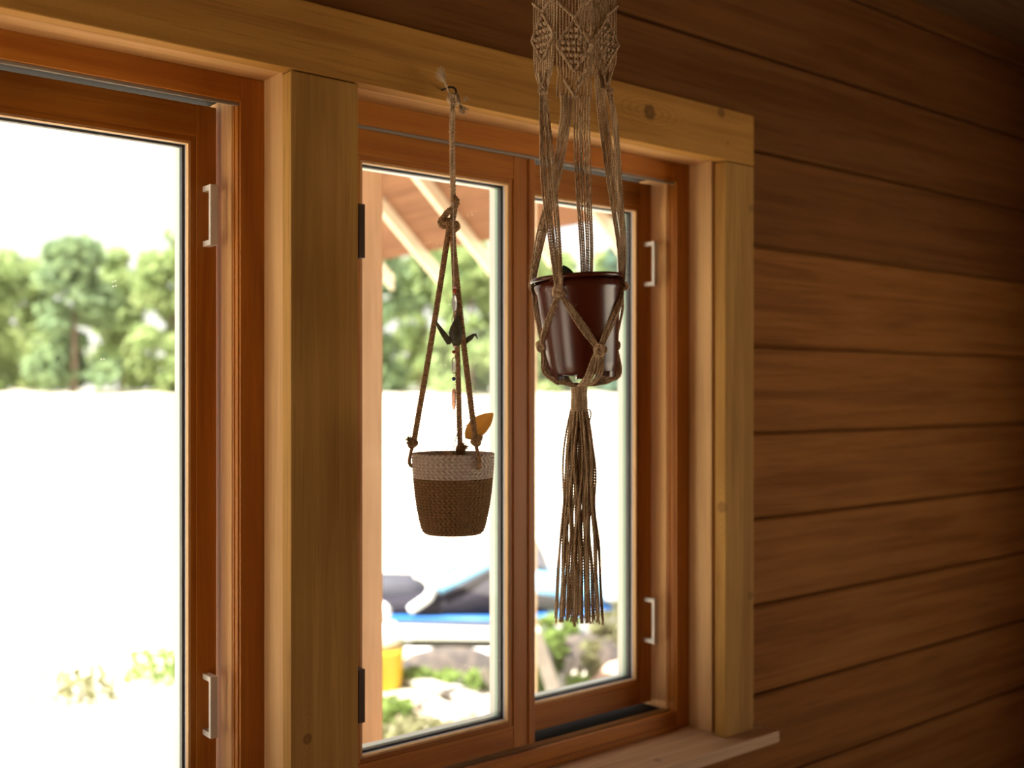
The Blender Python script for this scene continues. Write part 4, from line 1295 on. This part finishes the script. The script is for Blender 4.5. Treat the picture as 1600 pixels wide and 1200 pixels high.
yv = Vector((0, -1, 0)).cross(dd).normalized(); zv = dd.cross(yv)
lo.rotation_euler = Matrix((dd, yv, zv)).transposed().to_euler()

# ------------------------------------------------------------------ bead and bird suncatcher beside the ropes
sc_p = onY(709, 614, -0.075)
ZSn = sc_p.x * V[0] + (sc_p.y + D) * V[1]
SBASE = (CY - 641) / F * ZSn
sunc = empty('suncatcher', (sc_p.x, sc_p.y, SBASE), YAW)
tag(sunc, 'beaded suncatcher with a small dark bird hanging among the basket ropes', 'ornament')
SS = ZSn / F
def QS(px, py, w=0.0):
    return ((px - 709) * SS, w, (CY - py) * SS - SBASE)
M['glassbead'] = plain('clear_glass_bead', (.75, .78, .80), .12, 0, spec=.8); M['glassbead'].node_tree.nodes['Principled BSDF'].inputs['Transmission Weight'].default_value = .6
M['redbead'] = plain('red_bead', (.45, .06, .03), .2)
M['pinkbead'] = plain('pink_bead', (.85, .45, .50), .2)
M['bluebead'] = plain('blue_bead', (.04, .09, .28), .2)
M['wire'] = plain('silver_wire', (.55, .50, .45), .35, .9)
M['crystal'] = plain('orange_crystal', (.85, .42, .28), .15); M['crystal'].node_tree.nodes['Principled BSDF'].inputs['Transmission Weight'].default_value = .5
M['bird'] = plain('dark_bird', (.055, .05, .035), .5, col2=(.11, .105, .05), scale=60)
ch = MB()
for py in np.arange(318, 446, 2.6):
    q = QS(708 + (py - 318) * .008, py)
    ch.ball(q, .0013, .0013, .0016, 6, 4)
ch.tube([QS(708, 316, .01), QS(708, 320), QS(709, 446)], .0004, 4)
ch.build('bead_chain', M['wire'], sunc, smooth=True)
def bead(px, py, rx, rz, mat, name='bead'):
    b = MB(); b.ball((0, 0, 0), rx * SS, rx * SS, rz * SS, 14, 9)
    return b.build(name, mat, sunc, QS(px, py), smooth=True)
bead(710.5, 449, 2.8, 2.2, M['pinkbead']); bead(710, 455, 3, 3.4, M['redbead'])
bead(710, 474, 4.2, 13.5, M['glassbead'])
MB().tube(smooth_path([QS(709, 487), QS(712, 490), QS(707, 495), QS(706, 502), QS(709, 508)], 6), .0009, 5).build('wire', M['wire'], sunc, smooth=True)
# bird: tapering body with two bent wings
bd = MB()
prof = [(714.5, 486, .6), (714.5, 494, 2.2), (713.8, 502, 5.6), (712.5, 512, 9.4), (712, 520, 11.0), (712.5, 528, 10.2), (713, 535, 8.4), (713, 540, 5.5)]
n = 12; vv = []
for (px, py, r) in prof:
    c = QS(px, py)
    for k in range(n):
        a = 2 * math.pi * k / n
        vv.append((c[0] + r * SS * math.cos(a), c[1] + r * .6 * SS * math.sin(a), c[2]))
ffb = [(i * n + k, (i + 1) * n + k, (i + 1) * n + (k + 1) % n, i * n + (k + 1) % n) for i in range(len(prof) - 1) for k in range(n)]
ffb += [tuple(range(n)), tuple((len(prof) - 1) * n + k for k in range(n - 1, -1, -1))]
bd.add(vv, ffb); bird = bd.build('bird_body', M['bird'], sunc, smooth=True)
def wing(pts, w=0.0, t=.0016):
    P = [QS(a, b_, w) for (a, b_) in pts]; m = len(P)
    mb = MB()
    mb.add([(p[0], p[1] - t, p[2]) for p in P] + [(p[0], p[1] + t, p[2]) for p in P],
           [tuple(range(m)), tuple(range(2 * m - 1, m - 1, -1))] + [(i, i + m, (i + 1) % m + m, (i + 1) % m) for i in range(m)])
    mb.build('wing', M['bird'], bird)
wing([(681, 500), (685, 505), (703, 527), (706, 533), (704, 538), (699, 539), (690, 525), (683, 512)], -.004)
wing([(719, 534), (730, 526), (738, 521.5), (744, 521), (747, 529), (746, 530), (742, 524.5), (737, 531), (728, 538), (721, 540)], .004)
bead(711, 541, 3.2, 2.0, M['pinkbead']); bead(709, 550, 2.8, 2.8, M['redbead'])
MB().tube([QS(709, 541), QS(709, 606)], .0004, 4).build('wire', M['wire'], sunc)
MB().tube(smooth_path([QS(706.5, 562), QS(709, 559), QS(712, 562), QS(712, 580), QS(709, 583), QS(706.5, 580), QS(706.5, 562)], 5), .0011, 6).build('wire_link', M['wire'], sunc, smooth=True)
bead(709, 572, 1.6, 8, M['glassbead'])
bead(709, 592, 3.2, 3.2, M['bluebead'])
cr = MB()
prof = [(0, 606), (2.6, 609), (3.2, 614), (3.2, 633), (2.4, 638), (0, 641)]
cr.lathe([(r * SS, (CY - py) * SS - SBASE) for (r, py) in prof], 6); cr.build('crystal_drop', M['crystal'], sunc)
